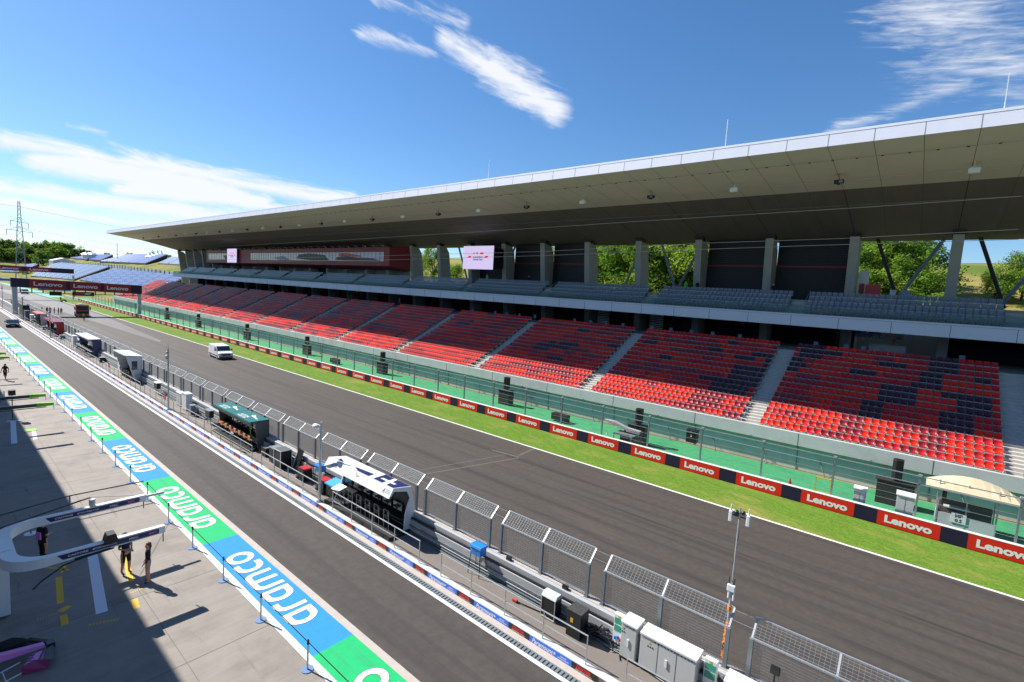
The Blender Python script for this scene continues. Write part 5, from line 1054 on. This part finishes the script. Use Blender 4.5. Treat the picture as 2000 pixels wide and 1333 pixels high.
# ---------------------------------------------------------------- people
def person(name_loc, rz, lab, top=CBLK, legs=CBLK, hair=HAIRD, shoes=SHOE, h=1.75, female=False, shorts=False, pose='stand', fingers=True, group=None, sleeves=True, back=None):
    s = h/1.75; V = []; E_ = []
    def v(x, y, z, r): V.append((x*s, y*s, z*s, r*s*(1.14 if r > .05 else 1.05))); return len(V)-1
    def e(a, b): E_.append((a, b)); return b
    hw = .095 if not female else .1; sw = .17 if not female else .15
    pel = v(0, 0, .95, .135); ab = e(pel, v(0, .01, 1.1, .115 if not female else .1)); ch = e(ab, v(0, 0, 1.28, .135 if not female else .12)); nk0 = e(ch, v(0, -.01, 1.42, .085)); nk = e(nk0, v(0, 0, 1.5, .055)); hd = e(nk, v(0, .02, 1.6, .088)); tp = e(hd, v(0, .0, 1.69, .082)); 
    e(hd, v(0, .105, 1.6, .018)); e(hd, v(.085, 0, 1.61, .018)); e(hd, v(-.085, 0, 1.61, .018)); e(hd, v(0, .07, 1.54, .03))
    step = {'stand': (.0, .0), 'walk': (.28, -.26), 'chat': (.03, -.02)}[pose]
    for sg, st_ in ((-1, step[0]), (1, step[1])):
        hp = e(pel, v(sg*hw, 0, .88, .095)); kn = e(hp, v(sg*(hw+.015), st_*.45+.02, .49, .06)); an = e(kn, v(sg*(hw+.02), st_-.02 if st_ >= 0 else st_-.05, .09 if st_ >= 0 else .13, .04)); e(an, v(sg*(hw+.03), st_+.13, .045, .038))
        sh = e(nk0, v(sg*sw, 0, 1.4, .065)); 
        if pose == 'chat': el = e(sh, v(sg*(sw+.06), -.02, 1.14, .042)); wr = e(el, v(sg*.09, .22, 1.08+.03*sg, .028)); d = Vector((-sg*.35, .9, -.1)).normalized()
        elif pose == 'walk': el = e(sh, v(sg*(sw+.07), -st_*.3, 1.13, .042)); wr = e(el, v(sg*(sw+.07), -st_*.6+.08, .92, .028)); d = Vector((0, .3, -.95)).normalized()
        else: el = e(sh, v(sg*(sw+.06), -.03, 1.12, .04)); wr = e(el, v(sg*(sw+.03), .12, .93, .027)); d = Vector((-sg*.2, .5, -.85)).normalized()
        w0 = Vector(V[wr][:3])/s; pm = w0+d*.055; p = e(wr, v(*pm, .03)); sd_ = d.cross(Vector((0, 0, 1)) if abs(d.z) < .8 else Vector((0, 1, 0))).normalized()
        if fingers:
            for q, ln in ((-.027, .06), (-.009, .072), (.009, .068), (.027, .052)):
                a = e(p, v(*(pm+d*.035+sd_*q), .0095)); e(a, v(*(pm+d*(.035+ln)+sd_*q*1.2+Vector((0, 0, -.012))), .0075))
            a = e(p, v(*(pm-sd_*.035+d*.0), .011)); e(a, v(*(pm-sd_*.055+d*.035), .009))
    bm = bmesh.new(); lay = bm.verts.layers.skin.verify(); bv = []
    for i, (x, y, z, r) in enumerate(V):
        q = bm.verts.new((x, y, z)); q[lay].radius = (r*(1.15 if i in (0, 1, 2) else 1), r*(.82 if i in (0, 1, 2) else 1)); q[lay].use_root = (i == 0); bv.append(q)
    for a, b in E_: bm.edges.new((bv[a], bv[b]))
    me = bpy.data.meshes.new('body'); bm.to_mesh(me); bm.free(); o = bpy.data.objects.new('person', me); COL.objects.link(o)
    sk = o.modifiers.new('s', 'SKIN'); sk.use_smooth_shade = True; sb = o.modifiers.new('d', 'SUBSURF'); sb.levels = 1; sb.render_levels = 1
    dg = bpy.context.evaluated_depsgraph_get(); m2 = bpy.data.meshes.new_from_object(o.evaluated_get(dg)); bpy.data.objects.remove(o); m2.materials.clear()
    for mm in (SKIN, top, legs, shoes): m2.materials.append(mm)
    for p in m2.polygons:
        c = p.center/s; r_ = abs(c.x); k = 0
        if c.z > 1.47: k = 0
        elif c.z < .1 and True: k = 3
        elif r_ > sw-.01 and c.z < (1.22 if not sleeves else .98) or (c.y > .1 and .85 < c.z < 1.25 and (not sleeves or c.y > .2)): k = 0
        elif c.z > .95: k = 1
        elif c.z > .52: k = 2
        else: k = 0 if shorts else 2
        p.material_index = k; p.use_smooth = True
    o = bpy.data.objects.new('person', m2); COL.objects.link(o); o.location = name_loc; o.rotation_euler = (0, 0, rz); tag(o, lab, 'person', group)
    hb = MB(); hb.ball((0, -.02*s, 1.665*s), .1*s, hair, n=10, k=6, sc=(.95, 1.05, .82))
    if female: hb.ball((0, -.07*s, 1.56*s), .085*s, hair, sc=(.95, .7, 1.3))
    hb.build('hair', o, smooth=True)
    if back: MB().box(-.12*s, .12*s, -.16*s, -.13*s, 1.0*s, 1.3*s, back).build('shirt_panel', o)
    return o
person((5.56, 22.9, 0), rad(70), 'woman with red brown hair, black top and denim shorts standing on the apron', legs=DENIM, hair=HAIR, h=1.7, female=True, shorts=True, sleeves=True)
person((5.1, 24.15, 0), rad(200), 'person in navy shirt and black shorts gesturing beside the red haired woman', top=mat('navy cloth', (.012, .02, .06), .9), shorts=True, h=1.8, pose='chat', sleeves=False)
person((3.0, 27.5, 0), rad(-60), 'person in black and pink shirt standing in the shade behind the boom', h=1.82, sleeves=False, pose='chat', back=PINK)
person((5.6, 74.2, 0), rad(150), 'person in black shirt and shorts walking across the far apron', shorts=True, h=1.78, pose='walk', sleeves=False)
for i, (x, y) in enumerate(((19.9, 172), (20.8, 171.6), (21.3, 171.2), (22.0, 170.2), (22.7, 169.7), (23.2, 169.4))):
    person((x, y, 0), R.uniform(0, 6), ['leftmost of the dark dressed people on the track under the gantry', 'second from the left of the people on the track', 'third from the left of the people on the track', 'fourth from the left of the people on the track', 'fifth from the left of the people on the track', 'rightmost of the people on the track, in a grey top'][i], top=GREYC if i == 5 else CBLK, fingers=True, group='people on the track under the gantry')
person((24.4, 149.8, 0), rad(200), 'person in green high visibility vest in front of the tanker', top=HIVIS)
person((31.3, 229, 0), rad(200), 'dark dressed person standing on the distant verge edge')
for i, (x, y, lab, t_) in enumerate(((62.2, 23.9, 'steward in green by the pillar left of the black bay', HIVIS), (61.6, 22.2, 'second steward in green and black by the same pillar', CBLK), (61.6, 57.6, 'steward in green below the large screen', HIVIS), (61.6, 48.6, 'person in dark clothes against the black bay beside the screen', CBLK), (61.6, 13.7, 'person in dark clothes standing alone against the black bay', CBLK), (60.4, 79.5, 'person in pale top at the back of the lower tier', GREYC))):
    person((x, y, 13.72 if i < 5 else 8.55), rad(90), lab, top=t_)
for i, y in enumerate((164, 160)): person((16.6+i*.4, y, 0), 1, ['grey dressed person leaning at the far pit wall', 'second grey dressed person at the far pit wall'][i], top=GREYC, legs=GREYC)

# ---------------------------------------------------------------- vehicles
def wheel(e, x, y, r, w_):
    o = MB().bar((x-w_/2, y, r), (x+w_/2, y, r), 2*r, RUBB, n=16).build('wheel', e); MB().bar((x-w_/2-.01, y, r), (x+w_/2+.01, y, r), 1.2*r, STEEL, n=12).build('rim', o)
def vehicle(name, loc, rz, lab, prof, W, paint, cat, wheels, ws, sides, grille, lights, roofx=0, rr=.34, plate=True):
    e = empty(name, loc, lab, cat, rz=rz); h = W/2
    # body section narrows towards the roof
    zs = [p[1] for p in prof]; zmx = max(zs); n = len(prof)
    def wx(z): return h*(1-max(0, (z-1.0))/(zmx)*.16) if z > 1 else h
    vs = [(-wx(z), y, z) for y, z in prof]+[(wx(z), y, z) for y, z in prof]
    m = MB(); m.add(vs, [(i, (i+1) % n, n+(i+1) % n, n+i) for i in range(n)]+[tuple(range(n))[::-1], tuple(range(n, 2*n))], paint); m.build('body', e, bevel=.05)
    (y0, z0), (y1, z1) = ws; d = Vector((0, z1-z0, y0-y1)); nn = Vector((0, -(z1-z0), (y1-y0))).normalized()*.03
    MB().add([(-wx(z0)*.92, y0+nn.y, z0+nn.z), (wx(z0)*.92, y0+nn.y, z0+nn.z), (wx(z1)*.9, y1+nn.y, z1+nn.z), (-wx(z1)*.9, y1+nn.y, z1+nn.z)], [(0, 1, 2, 3)], GLASS).build('windscreen', e)
    for sg in (-1, 1):
        for poly in sides: MB().add([(sg*(wx(z)+.012), y, z) for y, z in poly], [tuple(range(len(poly)))], GLASS).build('window', e)
        for (yy, zz, w2, h2) in lights: MB().box(sg*(h-.12), sg*(h-.12-w2), yy-.03, yy+.12, zz, zz+h2, WPL).build('headlight', e)
        MB().box(sg*(h+.02), sg*(h+.2), y0+.15, y0+.25, z0+.05, z0+.3, BLACK).build('mirror', e)
        for yy in wheels: wheel(e, sg*(h-.12), yy, rr, .24)
    gy, gz0, gz1 = grille; MB().box(-h*.62, h*.62, gy-.02, gy+.1, gz0, gz1, BLACK).build('grille', e)
    MB().box(-h*.9, h*.9, gy-.03, gy+.12, gz0-.28, gz0-.12, BLACK).build('bumper', e)
    if plate: MB().box(-.26, .26, gy-.04, gy-.02, gz0-.1, gz0+.01, WPL).build('number_plate', e)
    return e
VAN = [(-2.5, .28), (-2.52, .55), (-2.42, .98), (-1.65, 1.22), (-.95, 1.9), (-.6, 1.98), (2.3, 1.98), (2.48, 1.8), (2.5, .35), (2.4, .28)]
WV = mat('white van paint', (.82, .83, .86), .3)
van = vehicle('van', (29.25, 81.9, 0), rad(-3), 'white panel van driving along the track beside the verge', VAN, 1.95, WV, 'van', (-1.6, 1.55), ((-1.68, 1.22), (-1.0, 1.86)), [[(-1.5, 1.22), (-.35, 1.22), (-.35, 1.75), (-.9, 1.75)]], (-2.5, .62, .85), ((-2.46, .8, .28, .16),))
e = van
MB().box(-.985, -.98, -.3, -.29, .4, 1.85, SEAM).box(-.985, -.98, .9, .91, .4, 1.85, SEAM).box(-.99, -.98, -2.0, 2.3, .5, .62, BLACK).build('side_trim', e)
CARP = [(-2.2, .22), (-2.25, .5), (-2.1, .72), (-1.1, .88), (-.35, 1.36), (.2, 1.42), (.9, 1.38), (1.75, .95), (2.2, .9), (2.25, .4), (2.2, .22)]
vehicle('parked_car', (11.5, 136.2, 0), rad(-3), 'dark grey saloon car in the pit lane by the wall', CARP, 1.85, mat('dark metallic grey', (.02, .022, .028), .25), 'car', (-1.4, 1.4), ((-1.15, .9), (-.4, 1.34)), [[(-1.0, .9), (1.4, .9), (.8, 1.3), (-.3, 1.3)]], (-2.22, .42, .6), ((-2.18, .56, .32, .12),), rr=.32)
vehicle('van', (27.6, 282, 0), rad(-3), 'grey van far down the straight under the gantries', VAN, 2.1, mat('pale grey paint', (.38, .40, .44), .3), 'van', (-1.6, 1.55), ((-1.68, 1.22), (-1.0, 1.86)), [[(-1.5, 1.22), (-.35, 1.22), (-.35, 1.75), (-.9, 1.75)]], (-2.5, .62, .85), ((-2.46, .8, .28, .16),))
OR = mat('orange truck paint', (.62, .085, .02), .35)
e = empty('tanker_truck', (26.2, 163.5, 0), 'orange tanker truck standing on the track under the gantry', 'truck', rz=rad(-5))
MB().prism([(-3.2, .7), (-3.25, 1.5), (-3.1, 3.0), (-1.6, 3.05), (-1.5, .7)], -1.25, 1.25, OR, axis='x').build('cab', e, bevel=.06)
MB().box(-1.08, 1.08, -3.29, -3.22, 1.75, 2.75, GLASS).build('windscreen', e); MB().box(-1.1, 1.1, -3.3, -3.22, .95, 1.4, BLACK).build('grille', e); MB().box(-1.25, 1.25, -3.4, -3.1, .35, .8, OR).build('bumper', e)
for sg in (-1, 1):
    MB().box(sg*1.26, sg*1.27, -3.0, -2.0, 1.8, 2.7, GLASS).build('window', e); MB().box(sg*1.32, sg*1.55, -3.3, -3.2, 1.8, 2.6, BLACK).build('mirror', e); MB().box(sg*.8, sg*1.15, -3.43, -3.38, .5, .7, WPL).build('headlight', e)
    for yy in (-2.4, 1.2, 2.6): wheel(e, sg*1.05, yy, .5, .35)
MB().bar((0, -1.2, 1.95), (0, 4.2, 1.95), 2.4, OR, h=2.0, n=16).build('tank', e, smooth=False); MB().bar((0, -.2, 1.95), (0, .1, 1.95), 2.5, REDP, h=2.1, n=16).build('tank_band', e); MB().box(-.9, .9, -1.5, 4.2, .6, .95, STEELB).build('frame', e); MB().box(-.25, .25, -1.0, 3.8, 2.93, 3.02, STEELD).build('walkway', e)
e = empty('motorcycle', (31.9, 227.5, 0), 'small dark motorcycle beside the distant person', 'motorcycle', rz=rad(-60)); wheel(e, 0, -.7, .3, .12); wheel(e, 0, .7, .3, .12)
MB().prism([(-.6, .5), (-.3, .85), (.3, .85), (.7, .9), (.5, .5)], -.14, .14, CBLK, axis='x').build('body', e); MB().bar((-.35, -.5, 1.0), (.35, -.5, 1.0), .05, STEELB).bar((0, -.7, .3), (0, -.5, 1.0), .06, STEELD).build('handlebar', e)

# ---------------------------------------------------------------- trees and hillside things
def tree_proto(seed, kind, nleaf=2600, nclump=26, leafs=(LEAF1, LEAF2, LEAF3), wts=(5, 3, 2), ls=.17):
    """unit tree: 1 high, crown about .8 wide"""
    r = random.Random(seed); e = empty('tree', (0, 0, 0)); tr = MB()
    tr.bar((0, 0, -.05), (.01, .0, .3), .05, BARK, n=7); cl = []
    for i in range(nclump):
        a = r.random()*6.28; u = r.random()
        if kind == 'round': zz = .22+.66*r.random()**.85; rr_ = .40*math.sqrt(max(.05, 1-((zz-.5)/.47)**2)); d = rr_*(.35+.65*math.sqrt(r.random())); c = Vector((math.cos(a)*d, math.sin(a)*d, zz)); cr = r.uniform(.085, .16)
        elif kind == 'cone': zz = .1+.85*r.random(); rr_ = .24*(1-zz)+.02; d = rr_*math.sqrt(r.random()); c = Vector((math.cos(a)*d, math.sin(a)*d, zz)); cr = .05+.08*(1-zz)
        else: zz = .08+.72*r.random(); rr_ = .5*math.sqrt(max(.05, 1-((zz-.25)/.62)**2)); d = rr_*math.sqrt(r.random()); c = Vector((math.cos(a)*d, math.sin(a)*d, zz)); cr = r.uniform(.10, .17)
        cl.append((c, cr, r.choices(leafs, wts)[0])); 
        if i < 9: tr.bar((.01, 0, .26 if kind == 'round' else .08), c*.85+Vector((0, 0, .05)), .018, BARK, n=5)
    tr.build('trunk', e); cw = MB(); per = nleaf//nclump
    for c, cr, lm in cl:
        for _ in range(per):
            d = Vector((r.gauss(0, 1), r.gauss(0, 1), r.gauss(0, 1))).normalized(); p = c+d*cr*(r.random()**.4)*Vector((1, 1, .8)).length/1.6
            s = ls*.1*r.uniform(.6, 1.5); t1 = Vector((r.gauss(0, 1), r.gauss(0, 1), r.gauss(0, .6))).normalized(); t2 = t1.cross(d+Vector((.01, .3, .2))).normalized()
            cw.add([p-t1*s, p-t2*s*.55, p+t1*s, p+t2*s*.55], [(0, 1, 2, 3)], lm if r.random() < .8 else r.choice(leafs))
    cw.build('crown', e); return e
def place_tree(proto, x, y, z, h, w_, lab, group, used=set()):
    if id(proto) not in used: used.add(id(proto)); o = proto; o.location = (x, y, z); o.rotation_euler = (0, 0, R.random()*6)
    else: o = dup(proto, loc=(x, y, z), rz=R.random()*6)
    o.scale = (w_, w_, h); tag(o, lab, 'tree', group); return o
near_a = tree_proto(3, 'bush', 9000, 46, wts=(6, 1.2, 4), ls=.16); near_b = tree_proto(5, 'round', 9000, 44, wts=(5, 2, 3), ls=.15); near_c = tree_proto(9, 'bush', 8000, 40, wts=(4, 4, 1.5), ls=.16)
far_a = tree_proto(12, 'round', 2600, 34, wts=(4, 4, 1), ls=.3); far_b = tree_proto(13, 'cone', 900, 30, wts=(1, 6, 0.2), ls=.28); far_c = tree_proto(14, 'bush', 2200, 30, wts=(4, 2, 3), ls=.3)
g1 = 'trees on the slope behind the grandstand'
GT = [(103, 3.5, 17.5, 12, 12, near_a, 'tree high on the slope in the rightmost tree filled bay'), (100, 8.5, 16.5, 13, 11, near_c, 'tree beside the second pillar from the right'), (92, 2.4, 12.0, 12, 11, near_c, 'dark broad tree seen through the rightmost tree filled bay'), (88, 6.6, 11.5, 9, 9, near_a, 'light green bush left in the rightmost tree filled bay'), (98, 5.0, 15, 12, 11, near_b, 'tall tree at the back of the rightmost tree filled bay'), (86, .4, 11, 6.5, 7, near_c, 'low dark bush at the foot of the rightmost concrete pillar'), (93, 9.5, 13, 12, 11, near_a, 'bush half hidden by the closed black bay'),
      (102, -7.0, 16.0, 5.0, 4.0, near_b, 'round bush on the dry slope at the right edge'), (103, -9.9, 16.3, 8.0, 6, near_a, 'tall bush cut by the right edge of the photo'), (101, -10.5, 16, 6, 7, near_c, 'bush just past the right edge of the slope')]
for i, (x, y) in enumerate(((92, 33), (98, 37), (90, 38.5), (97, 43), (90, 45), (99, 49), (91, 51), (97, 55), (90, 58), (98, 62), (92, 65), (104, 40), (105, 52), (104, 60), (86, 41), (86, 50), (86, 60), (96, 30), (103, 33))):
    GT.append((x, y, tz(x)-.5, (13, 15, 14, 14, 15, 13.5)[i % 6]*(1 if x > 88 else .6), 14.5, (near_a, near_b, near_a, near_c)[i % 4], f'bright leafy tree behind the open bays, {nth(i+1)} of the mass left of the black bays'))
for x, y, h_, w_, p_, l_ in ((96, 111, 12, 9, near_b, 'single tree against the sky left of the large screen'), (92, 99, 8, 9, near_a, 'bright bush beside the large screen'), (90, 100, 4.5, 6, near_c, 'low bush left of the large screen'), (95, 119, 6, 7, near_a, 'second tree left of the large screen')): GT.append((x, y, tz(x)-.3, h_, w_, p_, l_))
for x, y, z, h_, w_, p_, l_ in GT: place_tree(p_, x, y, z, h_, w_, l_, g1)
g2 = 'trees on the left skyline'; FT = []
for i in range(17):
    px = -14+i*6.2; FT.append((69+px*.8-16 if False else 66+px*.86, 905+R.uniform(-15, 30), R.uniform(21, 28)*(1-.3*max(0, (px-55))/50), R.uniform(24, 31), far_a if i % 4 else far_c, f'green skyline tree left of the white hall, {nth(i+1)} from the left'))
for i in range(8): FT.append((60+i*9, 880, R.uniform(15, 20), 26, far_c, f'dense skyline bush row below the trees, {nth(i+1)} from the left'))
FT += [(97, 740, 24, 26, far_a, 'big rounded tree on the skyline above the white hall'), (88, 742, 18, 20, far_c, 'paler tree left of the big rounded one'), (60, 600, 7, 8, far_c, 'small yellow green bush above the blue stand at the left edge')]
for i in range(8): FT.append((117+i*2.9, 800, R.uniform(9, 12.5), 16, far_b, f'dark pointed conifer on the skyline, {nth(i+1)} from the left'))
for i, px in enumerate((176, 188, 232, 243, 207)): FT.append((.1765*px/176*700+(px-176)*.34, 705, R.uniform(5, 7), 9, far_a, f'small dark tree by the white tents, {nth(i+1)} of five'))
for x, y, h_, w_, p_, l_ in FT: place_tree(p_, x, y, tz2(x, y)-.4, h_, w_, l_, g2)
# blue hillside stands
def blue_stand(f0, f1, b1, b0, lab, n=15, lift=1.2, seatm=S_B2, seg=7, alt=None):
    C_ = [Vector((*p, tz2(*p))) for p in (f0, f1, b1, b0)]; o = (C_[0]+C_[2])/2; e = empty('hillside_stand', o, lab, 'grandstand', 'blue stands on the hillside'); sm = MB(o); fm = MB(o)
    up = Vector((0, 0, lift)); F0, F1, B1, B0 = C_[0]+up*.6, C_[1]+up*.6, C_[2]+up*1.6, C_[3]+up*1.6
    low = Vector((0, 0, -2.2)); fm.add([F0, F1, B1, B0, F0+low, F1+low, B1+low*1.5, B0+low*1.5], [(0, 1, 2, 3), (4, 7, 6, 5), (0, 4, 5, 1), (1, 5, 6, 2), (2, 6, 7, 3), (3, 7, 4, 0)], DARK)
    for i in range(n):
        a = (i+.2)/n; b = (i+.68)/n
        for j in range(seg):
            u0 = (j+.05)/seg; u1 = (j+.95)/seg
            def P(u, t): return (F0.lerp(F1, u)).lerp(B0.lerp(B1, u), t)
            p = [P(u0, a), P(u1, a), P(u1, b), P(u0, b)]; z1 = Vector((0, 0, .12)); z2 = Vector((0, 0, .75))
            sm.add([p[0]+z1, p[1]+z1, p[2]+z2, p[3]+z2, p[2], p[3]], [(0, 1, 2, 3), (3, 2, 4, 5)], seatm if not alt or (i+j) % 3 else alt)
    fm.build('frame', e); sm.build('seating', e); return e
blue_stand((61.9, 240), (62.3, 392), (84, 420), (79, 262), 'nearest blue hillside stand left of the red seats', n=16, seg=9, alt=S_B)
blue_stand((61.5, 403), (56.7, 541), (94.7, 713), (88.4, 452), 'long blue hillside stand above the start gantry', n=18, seg=8)
blue_stand((60.3, 654), (54.7, 740), (80, 780), (83.9, 734), 'blue hillside stand at the far left edge', n=14, seg=4, seatm=S_B)
blue_stand((110.1, 596), (118, 800), (140, 900), (128, 640), 'upper blue hillside stand farther left, below the tents', n=12, seg=5, seatm=S_B, lift=1.8)
blue_stand((104, 427), (106.5, 580), (140, 640), (124.7, 456), 'upper blue hillside stand right of the other, below the tents', n=13, seg=6, seatm=S_B, lift=1.8)
blue_stand((104, 335), (106.3, 409), (120, 430), (118, 345), 'small blue hillside stand cut by the roof end', n=8, seg=3, seatm=S_B2, lift=1.2)
# fences on the slope
def slope_fence(pts, lab, h=3.2):
    e = empty('slope_fence', (*pts[0], tz2(*pts[0])), lab, 'fence'); o = e.location.copy(); sh = MB(o); ps = MB(o)
    for (xa, ya), (xb, yb) in zip(pts, pts[1:]):
        a = Vector((xa, ya, tz2(xa, ya))); b = Vector((xb, yb, tz2(xb, yb))); k = max(2, int((b-a).length/9))
        sh.add([a, b, b+Vector((.05, 0, h)), a+Vector((.05, 0, h)), a+Vector((.1, 0, 0)), b+Vector((.1, 0, 0)), b+Vector((.1, 0, h)), a+Vector((.1, 0, h))], [(0, 1, 2, 3), (4, 7, 6, 5), (2, 6, 7, 3)], mat('faded fence screen', (.34, .42, .46), .7, var=.35, vscale=.25))
        for i in range(k): q = a.lerp(b, i/k); MB(o).bar(q, q+Vector((-.1, 0, h+.5)), .3, STEELD).build('post', e)
    sh.build('screen', e)
slope_fence([(81, 286), (88.9, 440), (91.5, 640), (97, 900)], 'long pale screen fence across the hillside')
# tents, hall, pylon, cranes
e = empty('hall_tent', (96, 690, tz2(96, 690)-1.5), 'white gabled hall tent on the skyline', 'tent', rz=rad(8)); MB().prism([(-9, 4), (9, 4), (9, 4.6), (0, 7.6), (-9, 4.6)], -6, 6, mat('grey white canvas', (.75, .75, .78), .6)).build('canvas', e); MB().box(-8.7, 8.7, -5.8, 5.8, -2, 4, WPL).build('base', e)
def peak(x, y, z, s, lab):
    e = empty('pagoda_tent', (x, y, z), lab, 'tent', 'white peaked tents'); MB().cone((0, 0), s, s*.22, 3, 4.6, WPL, n=4).cone((0, 0), s*.22, .05, 4.6, 7.5, WPL, n=6).build('roof', e); MB().box(-s*.7, s*.7, -s*.7, s*.7, -1, 3, WPL).build('wall', e)
for i, (x, y) in enumerate(((106, 612), (110, 610), (99.5, 420), (103, 424), (106.5, 427), (110, 430), (106, 440))): peak(x+(20 if i > 1 else 6), y+(60 if i > 1 else 60), tz2(x+20, y)-.8, 4.2 if i < 2 else 3.6, f'white peaked tent on the skyline, {nth(i+1)} from the left')
e = empty('lattice_pylon', (44.6, 470, 0), 'tall lattice power pylon rising above the trees at the left', 'pylon'); m = MB(); H_ = 53; w0 = 2.9
def wz(z): return w0*(1-z/H_)**1.0*.75+.5 if z < 40 else .5+1.6*(1-z/H_)
lv = [0, 6, 12, 17, 22, 26, 30, 34, 37, 40, 43, 46, 49, 51, 53]
for z0, z1 in zip(lv, lv[1:]):
    a = wz(z0); b = wz(z1)
    for s1, s2 in ((1, 1), (1, -1), (-1, -1), (-1, 1)):
        m.bar((s1*a, s2*a, z0), (s1*b, s2*b, z1), .2, STEELD); t1, t2 = (s1, -s2) if s1 == s2 else (-s1, s2)
        m.bar((s1*a, s2*a, z0), (t1*b, t2*b, z1), .09, STEELD); m.bar((t1*a, t2*a, z0), (s1*b, s2*b, z1), .09, STEELD)
m.build('tower', e); m = MB()
for z, L_ in ((40, 4.2), (34, 6.2)):
    m.bar((-L_, 0, z), (L_, 0, z-1), .26, STEELD)
    for s_ in (-1, 1): m.bar((s_*L_, 0, z-.5-s_*.5), (s_*L_, 0, z-4-s_*.5), .3, STEELD); m.bar((s_*L_, 0, z-.5), (0, 0, z+2.5), .18, STEELD)
m.build('crossarm', e)
m = MB()
for z, dx in ((36, -4), (30.5, 6), (49.5, 0)):
    pr_ = None
    for i in range(15):
        t = i/14; p = Vector((44.6+dx, 470, z)).lerp(Vector((330, 560, z-4)), t); p.z -= 16*t*(1-t)*1.6; 
        if pr_ is not None: m.bar(pr_, p, .12, STEELD)
        pr_ = p
    m.bar((44.6+dx, 470, z), (-20, 452, z-2), .12, STEELD)
tag(m.build('power_line'), 'thin power lines running right from the pylon', 'power line')
e = empty('thin_mast', (115, 560, 20), 'thin mast behind the white tents', 'mast'); MB().bar((0, 0, -3), (0, 0, 15), .35, STEELD).build('pole', e); MB().bar((-1, 0, 5), (1, 0, 5), .3, STEELD).build('crossarm', e)
# far trackside boards, grid of blue panels at the turn
for i, (x, y, w_, mt, lab) in enumerate(((36, 470, 16, BLUEP, 'long low blue board at the end of the straight'), (33, 505, 10, WPL, 'pale low board at the end of the straight'), (43, 330, 12, BLUEP, 'blue board beside the far verge'))):
    e = empty('far_board', (x, y, 0), lab, 'board'); MB().box(-w_/2, w_/2, 0, .3, 0, 1.4, mt).build('panel', e); MB().box(-w_/2, w_/2, .3, .5, 0, .3, CONC).build('base', e)
# items behind the lower tier and on the upper concourse
e = empty('serving_counter', (65.6, 3, 8.55), 'white counter and blue awning in the lit opening under the upper tier', 'counter'); MB().box(-.4, .4, -1.5, 1.6, 0, 1.0, WPL).build('counter', e); MB().box(-.8, .6, 1.4, 2.9, 1.75, 2.0, BLUEP).build('awning', e); MB().bar((-.7, 1.5, 0), (-.7, 1.5, 1.8), .08, STEEL).bar((-.7, 2.8, 0), (-.7, 2.8, 1.8), .08, STEEL).build('post', e); MB().box(-.7, -.6, -.6, -.35, 1.3, 1.65, REDP).build('fire_box', e)
struct(MB().box(66.0, 72, -28, 202, 8.0, 8.54, CREAM), 'rear_path')
e = empty('rear_building', (71, 3, 8.5), 'dark glazed kiosk behind the lit opening', 'kiosk'); MB().box(0, 4, -12, 4.5, 0, 3.2, GPL).build('wall', e); m = MB()
for i in range(3): m.box(-.05, 0, -1+i*1.7, .5+i*1.7, 1.5, 2.7, GLASS)
m.build('window', e)
e = empty('red_container', (63.4, 4.8, 13.72), 'dark red board panel on the upper concourse behind the seats', 'panel'); MB().box(0, .15, -.65, .65, .3, 2.0, REDP).build('panel', e); MB().bar((.1, -.6, 0), (.1, -.6, .4), .06, STEEL).bar((.1, .6, 0), (.1, .6, .4), .06, STEEL).build('leg', e)
for i, (y, w_) in enumerate(((3.1, .5), (2.0, .75))): cab('concourse_cabinet', 63.4, y, .3, w_, 13.72, 15.5, (GPL, BSTEEL)[i], ['narrow white cabinet on the upper concourse', 'blue grey cabinet on the upper concourse by the brace'][i], legs=False).location.z = .0+.27 if False else 0.0
e = empty('hanging_banner', (65.6, 6.4, 14), 'white and red banner hanging beside the second pillar', 'banner'); MB().box(0, .05, -1.0, -.1, .6, 3.3, WPL).build('cloth', e); MB().box(-.01, 0, -.7, -.2, .7, 1.9, REDP).build('print', e)
